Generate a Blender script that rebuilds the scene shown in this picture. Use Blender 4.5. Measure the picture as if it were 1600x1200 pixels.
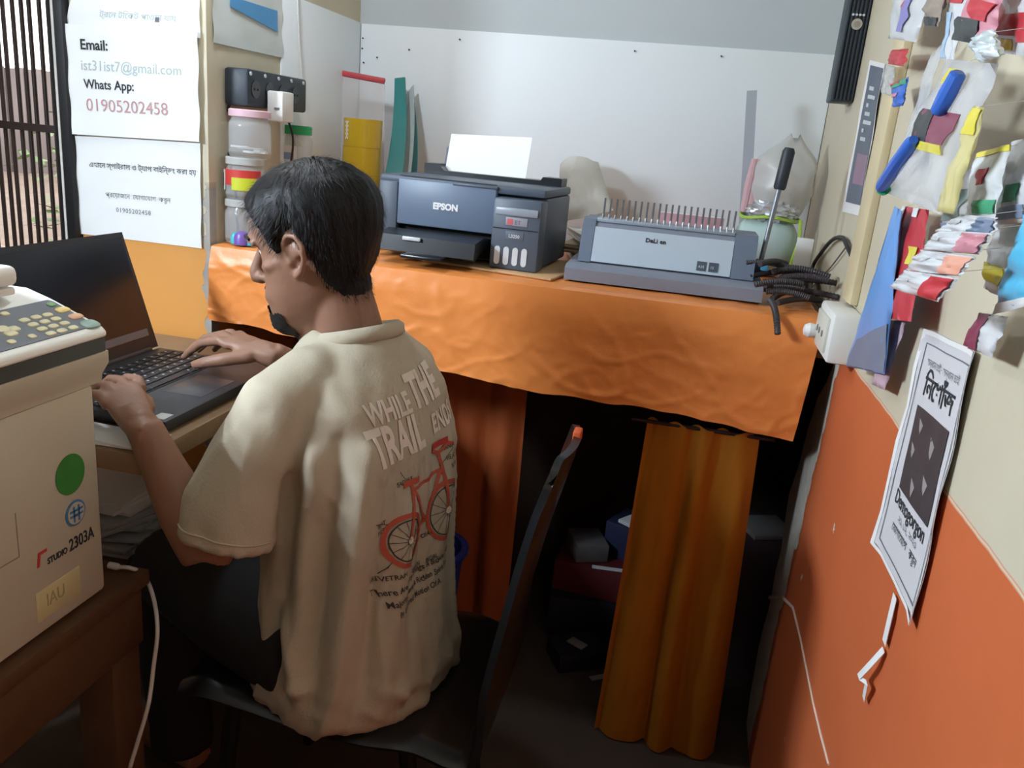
import bpy, bmesh, math, random
import numpy as np
from mathutils import Vector, Matrix, noise
from mathutils.bvhtree import BVHTree
random.seed(7)
S = bpy.context.scene
COL = S.collection
PI = math.pi
for o in list(bpy.data.objects): bpy.data.objects.remove(o)

# ------------------------------------------------------------------ camera
FPX = 1280.0                                   # focal length in pixels of a 1600x1200 frame
EYE = np.array([0.0, 0.0, 1.30])
_X = np.array([6800, 1000, -1280.0]); _X /= np.linalg.norm(_X)
_Y = np.array([295, -355, 1280.0]); _Y -= _X * (_X @ _Y); _Y /= np.linalg.norm(_Y)
_Z = -np.cross(_X, _Y)
if _Z[1] > 0: _Z = -_Z
CM = np.stack([_X, _Y, _Z])                    # world <- (right, down, forward)
cam = bpy.data.cameras.new('camera'); camo = bpy.data.objects.new('camera', cam); COL.objects.link(camo)
r, d, w = CM[:, 0], CM[:, 1], CM[:, 2]
camo.matrix_world = Matrix(((r[0], -d[0], -w[0], EYE[0]), (r[1], -d[1], -w[1], EYE[1]), (r[2], -d[2], -w[2], EYE[2]), (0, 0, 0, 1)))
cam.sensor_width = 36; cam.lens = 36 * FPX / 1600; cam.clip_start = .02; cam.clip_end = 200
S.camera = camo

# ------------------------------------------------------------------ world, exposure
S.view_settings.view_transform = 'Standard'; S.view_settings.look = 'None'
S.view_settings.exposure = 0.58; S.view_settings.gamma = 1.0; S.view_settings.use_curve_mapping = False
wd = bpy.data.worlds.new('world'); S.world = wd; wd.use_nodes = True
bg = wd.node_tree.nodes['Background']; bg.inputs[0].default_value = (.93, .96, 1, 1); bg.inputs[1].default_value = 2.3

# ------------------------------------------------------------------ helpers
def pix(x, y, axis, v):
    """point of the view ray through pixel x,y on the plane axis = v"""
    dr = CM @ np.array([x - 800, y - 600, FPX]); i = 'XYZ'.index(axis)
    return Vector(EYE + (v - EYE[i]) / dr[i] * dr)
def lin(c):
    return tuple(((v / 255) / 12.92 if v / 255 <= .04045 else ((v / 255 + .055) / 1.055) ** 2.4) for v in c)
MATS = {}
def mat(name, rgb, rough=.6, metal=0, var=.08, scale=14, bump=0, bscale=60, alpha=1, emit=0, coat=0, spec=.5, sss=0, trans=0):
    if name in MATS: return MATS[name]
    m = bpy.data.materials.new(name); m.use_nodes = True; nt = m.node_tree; N = nt.nodes; b = N['Principled BSDF']
    c = lin(rgb)
    b.inputs['Roughness'].default_value = rough; b.inputs['Metallic'].default_value = metal
    b.inputs['Specular IOR Level'].default_value = spec; b.inputs['Coat Weight'].default_value = coat
    b.inputs['Alpha'].default_value = alpha; b.inputs['Transmission Weight'].default_value = trans
    tc = N.new('ShaderNodeTexCoord')
    if var > 0:
        nz = N.new('ShaderNodeTexNoise'); nz.inputs['Scale'].default_value = scale; nz.inputs['Detail'].default_value = 5
        nt.links.new(tc.outputs['Object'], nz.inputs['Vector'])
        mx = N.new('ShaderNodeMix'); mx.data_type = 'RGBA'
        mx.inputs[6].default_value = (*[v * (1 - var) for v in c], 1); mx.inputs[7].default_value = (*[min(1, v * (1 + var)) for v in c], 1)
        nt.links.new(nz.outputs[0], mx.inputs[0]); nt.links.new(mx.outputs[2], b.inputs['Base Color'])
    else: b.inputs['Base Color'].default_value = (*c, 1)
    if bump > 0:
        n2 = N.new('ShaderNodeTexNoise'); n2.inputs['Scale'].default_value = bscale; n2.inputs['Detail'].default_value = 6
        nt.links.new(tc.outputs['Object'], n2.inputs['Vector'])
        bp = N.new('ShaderNodeBump'); bp.inputs['Strength'].default_value = bump; bp.inputs['Distance'].default_value = .01
        nt.links.new(n2.outputs[0], bp.inputs['Height']); nt.links.new(bp.outputs[0], b.inputs['Normal'])
    if emit > 0:
        b.inputs['Emission Color'].default_value = (*c, 1); b.inputs['Emission Strength'].default_value = emit
    MATS[name] = m; return m

WMX = {}
def wm(o): return WMX.get(o.name, Matrix.Identity(4))
def nrm(v):
    v = Vector(v); return v.normalized() if v.length > 1e-9 else Vector((0, 0, 1))
_rb = {}
def rbox(sx, sy, sz, b, seg):
    k = (round(sx, 5), round(sy, 5), round(sz, 5), b, seg)
    if k not in _rb:
        bm = bmesh.new(); bmesh.ops.create_cube(bm, size=1)
        for v in bm.verts: v.co = Vector((v.co.x * sx, v.co.y * sy, v.co.z * sz))
        if b > 0: bmesh.ops.bevel(bm, geom=bm.edges[:] , offset=min(b, .49 * min(sx, sy, sz)), segments=seg, profile=.5, affect='EDGES')
        bm.verts.ensure_lookup_table()
        for i, v in enumerate(bm.verts): v.index = i
        _rb[k] = ([v.co.copy() for v in bm.verts], [[v.index for v in f.verts] for f in bm.faces]); bm.free()
    return _rb[k]
class G:
    def __init__(s): s.v = []; s.f = []
    def add(s, vs, fs, M=None):
        n = len(s.v)
        s.v += [(M @ Vector(v)) if M is not None else Vector(v) for v in vs]; s.f += [[i + n for i in f] for f in fs]; return s
    def box(s, c, size, b=0, rz=0, M=None, seg=2):
        vs, fs = rbox(*size, b, seg); T = Matrix.Translation(c) @ Matrix.Rotation(rz, 4, 'Z')
        return s.add(vs, fs, T if M is None else M @ T)
    def bx(s, x0, x1, y0, y1, z0, z1, b=0, seg=2):
        return s.box(((x0 + x1) / 2, (y0 + y1) / 2, (z0 + z1) / 2), (abs(x1 - x0), abs(y1 - y0), abs(z1 - z0)), b, seg=seg)
    def loft(s, rings, caps=True, closed=False):
        n = len(rings[0]); b = len(s.v)
        for rg in rings: s.v += [Vector(p) for p in rg]
        R = len(rings)
        for i in range(R if closed else R - 1):
            j = (i + 1) % R
            for k in range(n):
                l = (k + 1) % n; s.f.append([b + i * n + k, b + i * n + l, b + j * n + l, b + j * n + k])
        if caps and not closed:
            s.f.append([b + k for k in range(n)][::-1]); s.f.append([b + (R - 1) * n + k for k in range(n)])
        return s
    def tube(s, pts, rad, n=8, flat=1.0, up=None):
        pts = [Vector(p) for p in pts]; R = len(pts); rr = rad if hasattr(rad, '__len__') else [rad] * R
        rings = []; prev = None
        for i, p in enumerate(pts):
            t = nrm(pts[min(i + 1, R - 1)] - pts[max(i - 1, 0)])
            a = Vector(up) if up is not None else (prev if prev is not None else (Vector((0, 0, 1)) if abs(t.z) < .9 else Vector((1, 0, 0))))
            a = nrm(a - t * a.dot(t)); prev = a; c = t.cross(a)
            rings.append([p + (a * math.cos(q) * flat + c * math.sin(q)) * rr[i] for q in [2 * PI * k / n for k in range(n)]])
        return s.loft(rings)
    def cyl(s, p0, p1, r0, r1=None, n=16): return s.tube([p0, p1], [r0, r0 if r1 is None else r1], n)
    def lathe(s, prof, c=(0, 0, 0), n=24, M=None):
        rings = [[Vector((r * math.cos(2 * PI * k / n), r * math.sin(2 * PI * k / n), z)) + Vector(c) for k in range(n)] for r, z in prof]
        if M is not None: rings = [[M @ p for p in q] for q in rings]
        return s.loft(rings)
    def prism(s, poly, o, ax, ay, an, depth):
        """polygon in the plane (o,ax,ay) pushed by depth along an"""
        o, ax, ay, an = Vector(o), Vector(ax), Vector(ay), Vector(an)
        a = [o + ax * p[0] + ay * p[1] for p in poly]
        return s.loft([a, [q + an * depth for q in a]])
    def sheet(s, fn, nu, nv, th=.001):
        P = [[Vector(fn(u / nu, v / nv)) for u in range(nu + 1)] for v in range(nv + 1)]
        b = len(s.v); W = nu + 1; H = nv + 1
        Nn = []
        for v in range(H):
            for u in range(W):
                du = P[v][min(u + 1, nu)] - P[v][max(u - 1, 0)]; dv = P[min(v + 1, nv)][u] - P[max(v - 1, 0)][u]
                Nn.append(nrm(du.cross(dv)))
        fl = [p for row in P for p in row]
        s.v += [p + n * th / 2 for p, n in zip(fl, Nn)] + [p - n * th / 2 for p, n in zip(fl, Nn)]
        K = W * H
        for v in range(nv):
            for u in range(nu):
                q = [b + v * W + u, b + v * W + u + 1, b + (v + 1) * W + u + 1, b + (v + 1) * W + u]
                s.f.append(q); s.f.append([i + K for i in q][::-1])
        rim = [v * W for v in range(H)] + [nv * W + u for u in range(1, W)] + [v * W + nu for v in range(nv - 1, -1, -1)] + [u for u in range(nu - 1, 0, -1)]
        for i in range(len(rim)):
            a, c = rim[i], rim[(i + 1) % len(rim)]; s.f.append([b + a, b + c, b + c + K, b + a + K])
        return s
def build(name, g, m, ang=35, recalc=True):
    me = bpy.data.meshes.new(name); bm = bmesh.new()
    vs = [bm.verts.new(v) for v in g.v]
    for f in g.f:
        try: bm.faces.new([vs[i] for i in f])
        except ValueError: pass
    if recalc: bmesh.ops.recalc_face_normals(bm, faces=bm.faces[:])
    A = math.radians(ang)
    for f in bm.faces: f.smooth = True
    for e in bm.edges:
        if len(e.link_faces) == 2 and e.calc_face_angle(0) > A: e.smooth = False
    bm.to_mesh(me); bm.free(); me.materials.append(m); return me
def meta(o, label=None, cat=None, group=None, kind=None):
    if label: o['label'] = label
    if cat: o['category'] = cat
    if group: o['group'] = group
    if kind: o['kind'] = kind
    return o
def thing(name, label, cat, loc=(0, 0, 0), rz=0, group=None):
    o = bpy.data.objects.new(name, None); COL.objects.link(o); o.location = loc; o.rotation_euler = (0, 0, rz); o.empty_display_size = .05
    WMX[o.name] = Matrix.Translation(loc) @ Matrix.Rotation(rz, 4, 'Z')
    return meta(o, label, cat, group)
def part(name, g, m, parent, label=None, world=False, kind=None, ang=35):
    """one mesh as a child; geometry is local to the thing unless world=True"""
    if world:
        I = wm(parent).inverted(); g2 = G(); g2.v = [I @ Vector(v) for v in g.v]; g2.f = g.f; g = g2
    o = bpy.data.objects.new(name, build(name, g, m, ang)); COL.objects.link(o); o.parent = parent
    WMX[o.name] = wm(parent)
    return meta(o, label, kind=kind)
def solo(name, g, m, label, cat, group=None, kind=None, ang=35):
    xs = np.array([tuple(v) for v in g.v]); c = Vector(((xs[:, 0].min() + xs[:, 0].max()) / 2, (xs[:, 1].min() + xs[:, 1].max()) / 2, xs[:, 2].min()))
    g.v = [v - c for v in g.v]
    o = bpy.data.objects.new(name, build(name, g, m, ang)); COL.objects.link(o); o.location = c
    WMX[o.name] = Matrix.Translation(c)
    return meta(o, label, cat, group, kind)
def struct(name, g, m, label=None, parent=None, ang=35):
    o = bpy.data.objects.new(name, build(name, g, m, ang)); COL.objects.link(o); o['kind'] = 'structure'
    if label: o['label'] = label
    if parent: o.parent = parent
    return o
def text_geo(s, size, ext=.0006, bold=0, align='LEFT', spacing=1, xs=1):
    cu = bpy.data.curves.new('t', 'FONT'); cu.body = s; cu.size = size; cu.extrude = ext; cu.offset = bold; cu.align_x = align
    cu.space_character = spacing; cu.resolution_u = 3
    o = bpy.data.objects.new('t', cu); COL.objects.link(o)
    dg = bpy.context.evaluated_depsgraph_get(); e = o.evaluated_get(dg); me = e.to_mesh()
    g = G(); g.v = [Vector((v.co.x * xs, v.co.y, v.co.z)) for v in me.vertices]; g.f = [list(p.vertices) for p in me.polygons]
    e.to_mesh_clear(); bpy.data.objects.remove(o); bpy.data.curves.remove(cu)
    return g
def text(s, size, o, ax, ay, **k):
    """lettering as flat raised geometry: origin o, reading direction ax, up ay"""
    g = text_geo(s, size, **k); ax, ay = nrm(ax), nrm(ay); an = ax.cross(ay); o = Vector(o)
    g.v = [o + ax * v.x + ay * v.y + an * v.z for v in g.v]; return g
def fbm(x, y, z=0, o=3):
    return sum(noise.noise(Vector((x, y, z)) * 2 ** i) / 2 ** i for i in range(o))

# ------------------------------------------------------------------ main measures (metres)
FY = 1.585            # plane of the pier and of the shelf's front edge
BY = 2.36             # back wall of the recess
LX, RX = -.99, .306   # side walls of the recess
SZ = 1.031            # shelf top (with cloth)
UZ = 1.577            # top of the white sheets
CEIL = 2.5
# ------------------------------------------------------------------ lamp of the room (out of frame, hanging over the laptop)
def bulb_lamp(loc, power, label):
    t = thing('hanging_bulb', label, 'lamp', loc)
    g = G(); g.lathe([(.001, -.055), (.026, -.049), (.045, -.028), (.052, 0), (.045, .028), (.026, .05), (.017, .062)], n=16)
    part('bulb', g, mat('bulb_glow_%d' % power, (236, 246, 255), .4, var=0, emit=power), t)
    g = G(); g.lathe([(.018, .060), (.018, .075), (.024, .078), (.024, .115), (.008, .13)], n=14); part('holder', g, mat('black_plastic', (26, 26, 28), .45), t)
    g = G(); g.cyl((0, 0, .128), (0, 0, CEIL - loc[2] - .001), .003, n=6); part('cord', g, MATS['black_plastic'], t)
def tube_lamp(x, y0, y1, z, power):
    t = thing('tube_light', 'white triple tube light hanging on the far side of the photocopier', 'lamp', (x, (y0 + y1) / 2, z))
    h = (y1 - y0) / 2
    for zt_ in (-.14, -.07, 0): g = G(); g.cyl((0, -h, zt_), (0, h, zt_), .014, n=14); part('tube', g, mat('tube_glow', (226, 241, 255), .4, var=0, emit=power), t)
    for s in (-1, 1):
        g = G(); g.bx(-.016, .016, s * (h + .01) - .01, s * (h + .01) + .01, -.16, .016, .003); part('end_cap', g, mat('black_plastic', (26, 26, 28), .45), t)
        g = G(); g.cyl((0, s * (h + .012), .014), (0, s * (h + .012), CEIL - z - .001), .003, n=6); part('cord', g, MATS['black_plastic'], t)
    g = G(); g.bx(-.02, .02, -h - .02, h + .02, .018, .040, .004); part('batten', g, mat('batten_white', (226, 226, 222), .5), t)
tube_lamp(-1.52, .14, .66, 1.72, 195)
bulb_lamp((-.86, 1.42, 1.90), 90, 'weaker bare bulb on a cord above the laptop')

# ------------------------------------------------------------------ setting
def paint_mat(name, upper, lower, zline, chip, chipfn, rough=.55, line=None):
    """painted plaster: one colour above zline, another below, bare plaster where chipfn > 0"""
    m = bpy.data.materials.new(name); m.use_nodes = True; nt = m.node_tree; N = nt.nodes; L = nt.links; b = N['Principled BSDF']
    b.inputs['Roughness'].default_value = rough
    tc = N.new('ShaderNodeTexCoord'); sp = N.new('ShaderNodeSeparateXYZ'); L.new(tc.outputs['Object'], sp.inputs[0])
    def noi(sc, det=4):
        n = N.new('ShaderNodeTexNoise'); n.inputs['Scale'].default_value = sc; n.inputs['Detail'].default_value = det; L.new(tc.outputs['Object'], n.inputs['Vector']); return n.outputs[0]
    def mth(op, a, c=None, clamp=False):
        n = N.new('ShaderNodeMath'); n.operation = op; n.use_clamp = clamp
        for i, v in enumerate((a, c)):
            if v is None: continue
            if isinstance(v, (int, float)): n.inputs[i].default_value = v
            else: L.new(v, n.inputs[i])
        return n.outputs[0]
    def mixc(f, a, c):
        n = N.new('ShaderNodeMix'); n.data_type = 'RGBA'
        for i, v in ((0, f), (6, a), (7, c)):
            if isinstance(v, tuple): n.inputs[i].default_value = (*v, 1)
            else: L.new(v, n.inputs[i])
        return n.outputs[2]
    def shade(c, k): return tuple(min(1, v * k) for v in c)
    u, l, ch = lin(upper), lin(lower), lin(chip)
    big = noi(3.5); fine = noi(40, 6)
    cu = mixc(big, shade(u, .88), shade(u, 1.1)); cl = mixc(big, shade(l, .84), shade(l, 1.12))
    zz = mth('ADD', sp.outputs[2], mth('MULTIPLY', mth('SUBTRACT', noi(9), .5), .012))
    up = mth('MULTIPLY', mth('SUBTRACT', zz, zline), 900, True)
    col = mixc(up, cl, cu)
    if line:
        near = mth('SUBTRACT', 1, mth('MULTIPLY', mth('ABSOLUTE', mth('SUBTRACT', zz, zline - .002)), 330), True)
        col = mixc(near, col, lin(line))
    k = chipfn(mth, sp.outputs[0], sp.outputs[1], sp.outputs[2], noi)
    col = mixc(k, col, mixc(fine, shade(ch, .7), shade(ch, 1.1)))
    L.new(col, b.inputs['Base Color'])
    bp = N.new('ShaderNodeBump'); bp.inputs['Strength'].default_value = .25; bp.inputs['Distance'].default_value = .01
    L.new(mth('SUBTRACT', mth('ADD', big, mth('MULTIPLY', fine, .25)), k), bp.inputs['Height']); L.new(bp.outputs[0], b.inputs['Normal'])
    MATS[name] = m; return m
def chip_right(mth, x, y, z, noi):
    edge = mth('ADD', 1.60, mth('MULTIPLY', mth('SUBTRACT', .99, z), .118))
    dd = mth('SUBTRACT', edge, y)                          # distance from the broken edge
    wdt = mth('ADD', .035, mth('MULTIPLY', mth('SUBTRACT', noi(14), .5), .09))
    a = mth('MULTIPLY', mth('SUBTRACT', wdt, dd), 300, True)
    a = mth('MULTIPLY', a, mth('MULTIPLY', mth('SUBTRACT', 1.0, z), 200, True))
    scuff = mth('MULTIPLY', mth('SUBTRACT', noi(11, 7), .715), 60, True)
    scuff = mth('MULTIPLY', scuff, mth('MULTIPLY', mth('SUBTRACT', .9, z), 20, True))
    return mth('MAXIMUM', a, scuff)
def chip_pier(mth, x, y, z, noi):
    wdt = mth('ADD', .016, mth('MULTIPLY', mth('SUBTRACT', noi(22), .5), .07))
    a = mth('MULTIPLY', mth('SUBTRACT', wdt, mth('SUBTRACT', LX, x)), 300, True)
    a = mth('MULTIPLY', a, mth('MULTIPLY', mth('SUBTRACT', 1.16, z), 60, True))
    return mth('MULTIPLY', a, mth('MULTIPLY', mth('SUBTRACT', FY + .03, y), 200, True))
M_right = paint_mat('right_wall_paint', (204, 194, 170), (202, 104, 60), .984, (226, 218, 204), chip_right, line=(222, 205, 178))
M_pier = paint_mat('pier_paint', (200, 190, 165), (224, 158, 82), 1.028, (176, 172, 164), chip_pier)
M_grey = mat('grey_wall_paint', (190, 198, 202), .7, var=.06, scale=4, bump=.15, bscale=18)
M_sheet = mat('white_sheet', (236, 242, 247), .45, var=.02, scale=3, spec=.4)
M_dark = mat('raw_plaster', (112, 92, 74), .9, var=.25, scale=6, bump=.4, bscale=22)
M_recess_shade = mat('recess_shade_plaster', (64, 50, 42), .95, var=.3, scale=5, bump=.4, bscale=20)  # recess plaster with the shade under the shelf put into its colour
M_rear = mat('brown_rear_paint', (84, 66, 52), .85, var=.2, scale=4)
M_ceil = mat('ceiling_paint', (150, 140, 128), .8, var=.05)

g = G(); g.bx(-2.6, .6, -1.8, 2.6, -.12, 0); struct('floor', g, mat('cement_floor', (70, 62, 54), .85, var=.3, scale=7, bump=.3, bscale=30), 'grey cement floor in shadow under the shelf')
g = G(); g.bx(-2.6, .6, -1.8, 2.6, CEIL, CEIL + .1); struct('ceiling', g, M_ceil, 'pale painted ceiling')
g = G(); g.bx(-1.3, .6, BY, BY + .14, 0, CEIL); struct('wall_back', g, M_grey, 'grey painted back wall above the white sheet')
# right wall: broken plaster edge under the shelf
edge_px = [(1159, 1190), (1172, 1090), (1185, 1008), (1192, 985), (1199, 960), (1204, 934), (1212, 895), (1220, 859), (1226, 815), (1233, 775), (1249, 720), (1262, 672), (1278, 622), (1290, 596), (1304, 568)]
poly = [(-1.8, 0)]
e0 = [pix(x, y, 'X', RX) for x, y in edge_px]
poly += [(e0[0].y, 0)] + [(p.y + .008 * math.sin(i * 2.3), p.z) for i, p in enumerate(e0)] + [(1.59, 1.003), (BY, 1.003), (BY, CEIL), (-1.8, CEIL)]
g = G(); g.prism(poly, (RX, 0, 0), (0, 1, 0), (0, 0, 1), (1, 0, 0), .16); struct('wall_right', g, M_right, 'right wall painted beige above and orange below with chipped edge')
g = G(); g.bx(-.988, .466, BY - .012, BY, 0, .955); struct('wall_recess_back', g, M_recess_shade, 'dark panel added at the back of the recess, coloured for the shade under the shelf')  # panel added over the grey back wall to darken the recess
g = G(); g.bx(.466, .6, 1.4, BY, 0, 1.0); struct('wall_recess', g, M_recess_shade, 'dark raw plaster inside the recess under the shelf')
g = G(); g.bx(-1.3, LX, FY, BY, 0, CEIL); struct('wall_pier', g, M_pier, 'pier with beige top, ochre base and broken plaster corner')
g = G(); g.bx(-2.6, -1.3, FY, FY + .16, 0, .93); struct('wall_front', g, M_pier, 'wall below the barred window')
g = G(); g.bx(-2.6, -1.3, FY, FY + .16, 2.1, CEIL); struct('wall_lintel', g, M_pier, 'wall above the barred window')
g = G(); g.bx(-2.6, -2.4, -1.8, FY, 0, CEIL); struct('wall_left', g, M_rear, 'plain left side wall')
g = G(); g.bx(-2.4, .306, -1.8, -1.66, 0, CEIL); struct('wall_rear', g, M_rear, 'dim brown rear wall of the shop')

# white sheets lining the recess
th = .004
g = G(); g.bx(LX + .005, RX - .002, BY - th, BY - .0002, SZ - .01, UZ, .0008)
solo('wall_sheet', g, M_sheet, 'large glossy white sheet lining the back wall behind the printer', 'wall sheet')
ys = pix(437, 150, 'X', LX).y
g = G(); g.bx(LX + .0002, LX + th, ys, BY - .005, SZ - .01, UZ + .002, .0008)
solo('wall_sheet', g, M_sheet, 'narrow white sheet lining the side wall behind the jars', 'wall sheet')
# nails holding the sheet
for (x, y) in [(568, 60), (567, 76), (569, 98), (567, 118), (590, 90), (640, 78), (719, 62), (992, 80), (1127, 88)]:
    p = pix(x, y, 'Y', BY - th)
    g = G(); g.lathe([(.0005, -.006), (.0022, -.006), (.0022, -.003), (.0008, -.003), (.0008, 0)], n=8, M=Matrix.Translation(p) @ Matrix.Rotation(-PI / 2, 4, 'X'))
    solo('nail', g, mat('rusty_nail', (70, 58, 52), .7, metal=.5), 'tiny rusty nail head in the white sheet on the back wall', 'nail', 'nails holding the white sheet')

# window with iron bars
M_iron = mat('rusty_iron', (58, 44, 40), .6, metal=.3, var=.3, scale=30)
M_post = mat('black_steel', (34, 34, 36), .5, metal=.4, var=.15)
win = bpy.data.objects.new('window_1', None); COL.objects.link(win); win['kind'] = 'structure'; win['label'] = 'window with dark vertical iron bars on the left'
win.location = (-1.8, FY, .93); WMX[win.name] = Matrix.Translation(win.location)
xr = pix(107, 40, 'Y', FY).x; xl = pix(84, 20, 'Y', FY).x
g = G(); g.bx(xl, xr + .002, FY - .02, FY + .05, 0.93, 2.1, .003); part('frame_post', g, M_post, win, world=True)
g = G(); g.bx(-2.42, -2.38, FY - .02, FY + .05, 0.93, 2.1, .003); part('frame_post', g, M_post, win, world=True)
g = G(); g.bx(xl + .010, xl + .015, FY - .0215, FY - .0195, .94, 2.09); part('trim_strip', g, mat('white_paint', (214, 212, 205), .6), win, label='thin white painted strip', world=True)
for z in (.945, 2.085): g = G(); g.bx(-2.38, xl, FY + .005, FY + .035, z - .015, z + .015, .002); part('frame_rail', g, M_post, win, world=True)
for z in (1.235, 1.75): g = G(); g.bx(-2.38, xl, FY + .012, FY + .018, z - .008, z + .008); part('cross_bar', g, M_iron, win, world=True)
xb = xl - .012; i = 0
while xb > -2.37:
    g = G(); g.cyl((xb, FY + .02, .958), (xb + .001 * math.sin(i), FY + .02, 2.075), .0045, n=8); part('bar', g, M_iron, win, world=True)
    xb -= .0185 + .006 * ((i * 7) % 3) / 2; i += 1

# ------------------------------------------------------------------ outside, seen through the bars
g = G(); g.sheet(lambda u, v: (-7 + u * 6.2, 1.9 + v * 8, .45 + .25 * v + .05 * fbm(u * 9, v * 9)), 30, 30, .05)
struct('ground', g, mat('outside_soil', (134, 116, 102), .95, var=.35, scale=9, bump=.5, bscale=8), 'bare sunlit soil outside the window')
g = G(); g.bx(-7, -2.2, 6.6, 6.75, .5, 1.52); 
fen = solo('tin_fence', g, mat('dark_tin', (120, 108, 104), .8, var=.3, scale=3), 'dark tin fence outside behind the window bars', 'fence')
for i in range(24):
    g = G(); x = -7 + i * .2; g.bx(x, x + .09, 6.585, 6.6, .5, 1.53, .005); part('corrugation', g, MATS['dark_tin'], fen, world=True)
rb = mat('rubble_stone', (176, 150, 138), .95, var=.3, scale=12, bump=.4, bscale=20)
for i in range(46):
    x = -1.72 - (i % 8) * .21 - random.random() * .04; y = 2.2 + (i // 8) * .27 + random.random() * .04; s = .05 + random.random() * .035
    g = G(); 
    rings = [[(x + s * math.sin(a) * math.cos(q) * (1 + .3 * noise.noise(Vector((q, a, i)))), y + s * math.sin(a) * math.sin(q) * (1 + .3 * noise.noise(Vector((q + 3, a, i)))), .46 + .05 * (y - 2) + s * .55 * (1 - math.cos(a))) for q in [k * PI / 3.5 for k in range(7)]] for a in (.15, .8, 1.6, 2.4, 3.0)]
    g.loft(rings)
    solo('rubble_stone', g, rb, 'pinkish broken stone lying on the soil outside the window', 'stone', 'stones outside the window')
def leafy_plant(x, y, h, n, label):
    z0 = .5 + .03 * (y - 2)
    t = thing('leafy_plant', label, 'plant', (x, y, z0))
    g = G()
    for k in range(4): g.tube([(0, 0, 0), (.05 * math.cos(k * 1.7), .05 * math.sin(k * 1.7), h * .5), (.14 * math.cos(k * 1.7), .14 * math.sin(k * 1.7), h)], [.008, .006, .003], 6)
    part('stem', g, mat('plant_stem', (90, 82, 50), .8), t)
    g = G()
    for k in range(n):
        c = Vector((random.gauss(0, .14), random.gauss(0, .14), h * (.3 + .7 * random.random()))); a = random.random() * 6.3; L = .06 + random.random() * .06
        dx = Vector((math.cos(a), math.sin(a), random.uniform(-.5, .4))) * L; sd = Vector((-math.sin(a), math.cos(a), .2)) * L * .28
        b = len(g.v); g.v += [c, c + dx * .5 + sd, c + dx, c + dx * .5 - sd]; g.f.append([b, b + 1, b + 2, b + 3])
    part('foliage', g, mat('plant_leaf', (104, 128, 72), .6, var=.3, scale=5), t, kind='stuff')
leafy_plant(-2.6, 3.4, .55, 260, 'low leafy green plant outside beside the rubble'); leafy_plant(-3.6, 4.6, .7, 300, 'taller leafy green plant outside near the dark fence')
leafy_plant(-3.0, 5.2, 1.5, 320, 'tall thin shrub rising above the dark fence outside')

# ------------------------------------------------------------------ shelf and its orange cloth
g = G(); g.bx(LX + .002, RX - .02, FY + .012, BY - .006, .955, SZ - .008, .003)
solo('wall_shelf', g, mat('shelf_wood', (120, 84, 54), .7, var=.2), 'thick shelf board under the orange cloth', 'shelf')
hem = [(332, 497), (420, 512), (520, 540), (620, 560), (700, 578), (800, 603), (900, 620), (980, 630), (1060, 645), (1150, 665), (1252, 688)]
hp = [pix(x, y, 'Y', FY - .012) for x, y in hem]
x0c, x1c = LX + .006, pix(1283, 520, 'Y', FY).x
def hemz(x):
    if x <= hp[0].x: return hp[0].z
    for a, b in zip(hp, hp[1:]):
        if x <= b.x: return a.z + (b.z - a.z) * (x - a.x) / (b.x - a.x)
    return hp[-1].z
def ridg(x, y, z): return 1 - abs(noise.noise(Vector((x, y, z)))) * 2
def cloth(u, v):
    x = x0c + (x1c - x0c) * u; V = v * 1.0
    top = .62
    if V < top:
        q = V / top; y = BY - .04 - (BY - .04 - FY + .004) * q
        cr = .0024 * (ridg(x * 9, y * 9, 1) + .5 * ridg(x * 22, y * 22, 3)) - .0025
        return Vector((x, y, SZ + cr * min(1, q * 2)))
    q = (V - top) / (1 - top)
    zb = hemz(x) + .006 * noise.noise(Vector((x * 14, 0, 5)))
    z = SZ - .003 + (zb - SZ + .003) * (q ** .95)
    bend = min(1, q * 5)
    k = .5 + .55 * noise.noise(Vector((x * 3.2, z * 3, 2)))
    for fx, fz, sk, am, wd_ in ((4.2, 7, 3.0, .30, .045), (9, 12, -6, .22, .06), (17, 21, 9, .15, .09), (30, 34, -14, .09, .12)):
        nz = noise.noise(Vector((x * fx + z * sk, z * fz, fx))); k += am * (math.exp(-(nz / wd_) ** 2) + .8 * nz)
    y = FY - .006 - .006 * bend - .010 * (k - .55) * bend * (.35 + .65 * q) - .012 * q
    xs = x - .016 * q * max(0, u - .9) * 10 
    return Vector((xs, min(y, FY - .004), z))
g = G(); g.sheet(cloth, 190, 100, .0012)
solo('tarpaulin', g, mat('orange_tarp', (240, 148, 76), .36, var=.08, scale=9, spec=.5, bump=.12, bscale=34), 'crinkled bright orange plastic cloth covering the shelf and hanging over its front', 'cloth', ang=60)

# curtains under the shelf
def curtain(name, x0, x1, y, z1, z0, folds, amp, m, label, seed, flare=0):
    def fn(u, v):
        s = u - .5
        x = x0 + (x1 - x0) * u + s * flare * v
        ph = u * folds * 2 * PI + .5 * math.sin(u * 9 + seed) + .35 * v * math.sin(seed * 2 + u * 4)
        a = amp * (.35 + .65 * min(1, v * 2.2)) * (.6 + .4 * math.sin(u * 13 + seed))
        return (x + .3 * a * math.cos(ph), y + a * math.sin(ph) + .006 * fbm(u * 6, v * 3, seed), z1 + (z0 - z1) * v + .004 * math.sin(u * 30) * (1 - v))
    t = thing(name, label, 'curtain', ((x0 + x1) / 2, y, z0))
    g = G(); g.sheet(fn, 96, 40, .0012); part('fabric', g, m, t, world=True, ang=70)
    g = G(); g.cyl((x0 - .03, y, z1 - .004), (x1 + .03, y, z1 - .004), .004, n=8); part('rod', g, MATS['rusty_iron'], t, world=True)
a, b = pix(1008, 672, 'Y', 1.618), pix(1187, 680, 'Y', 1.618)
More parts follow.
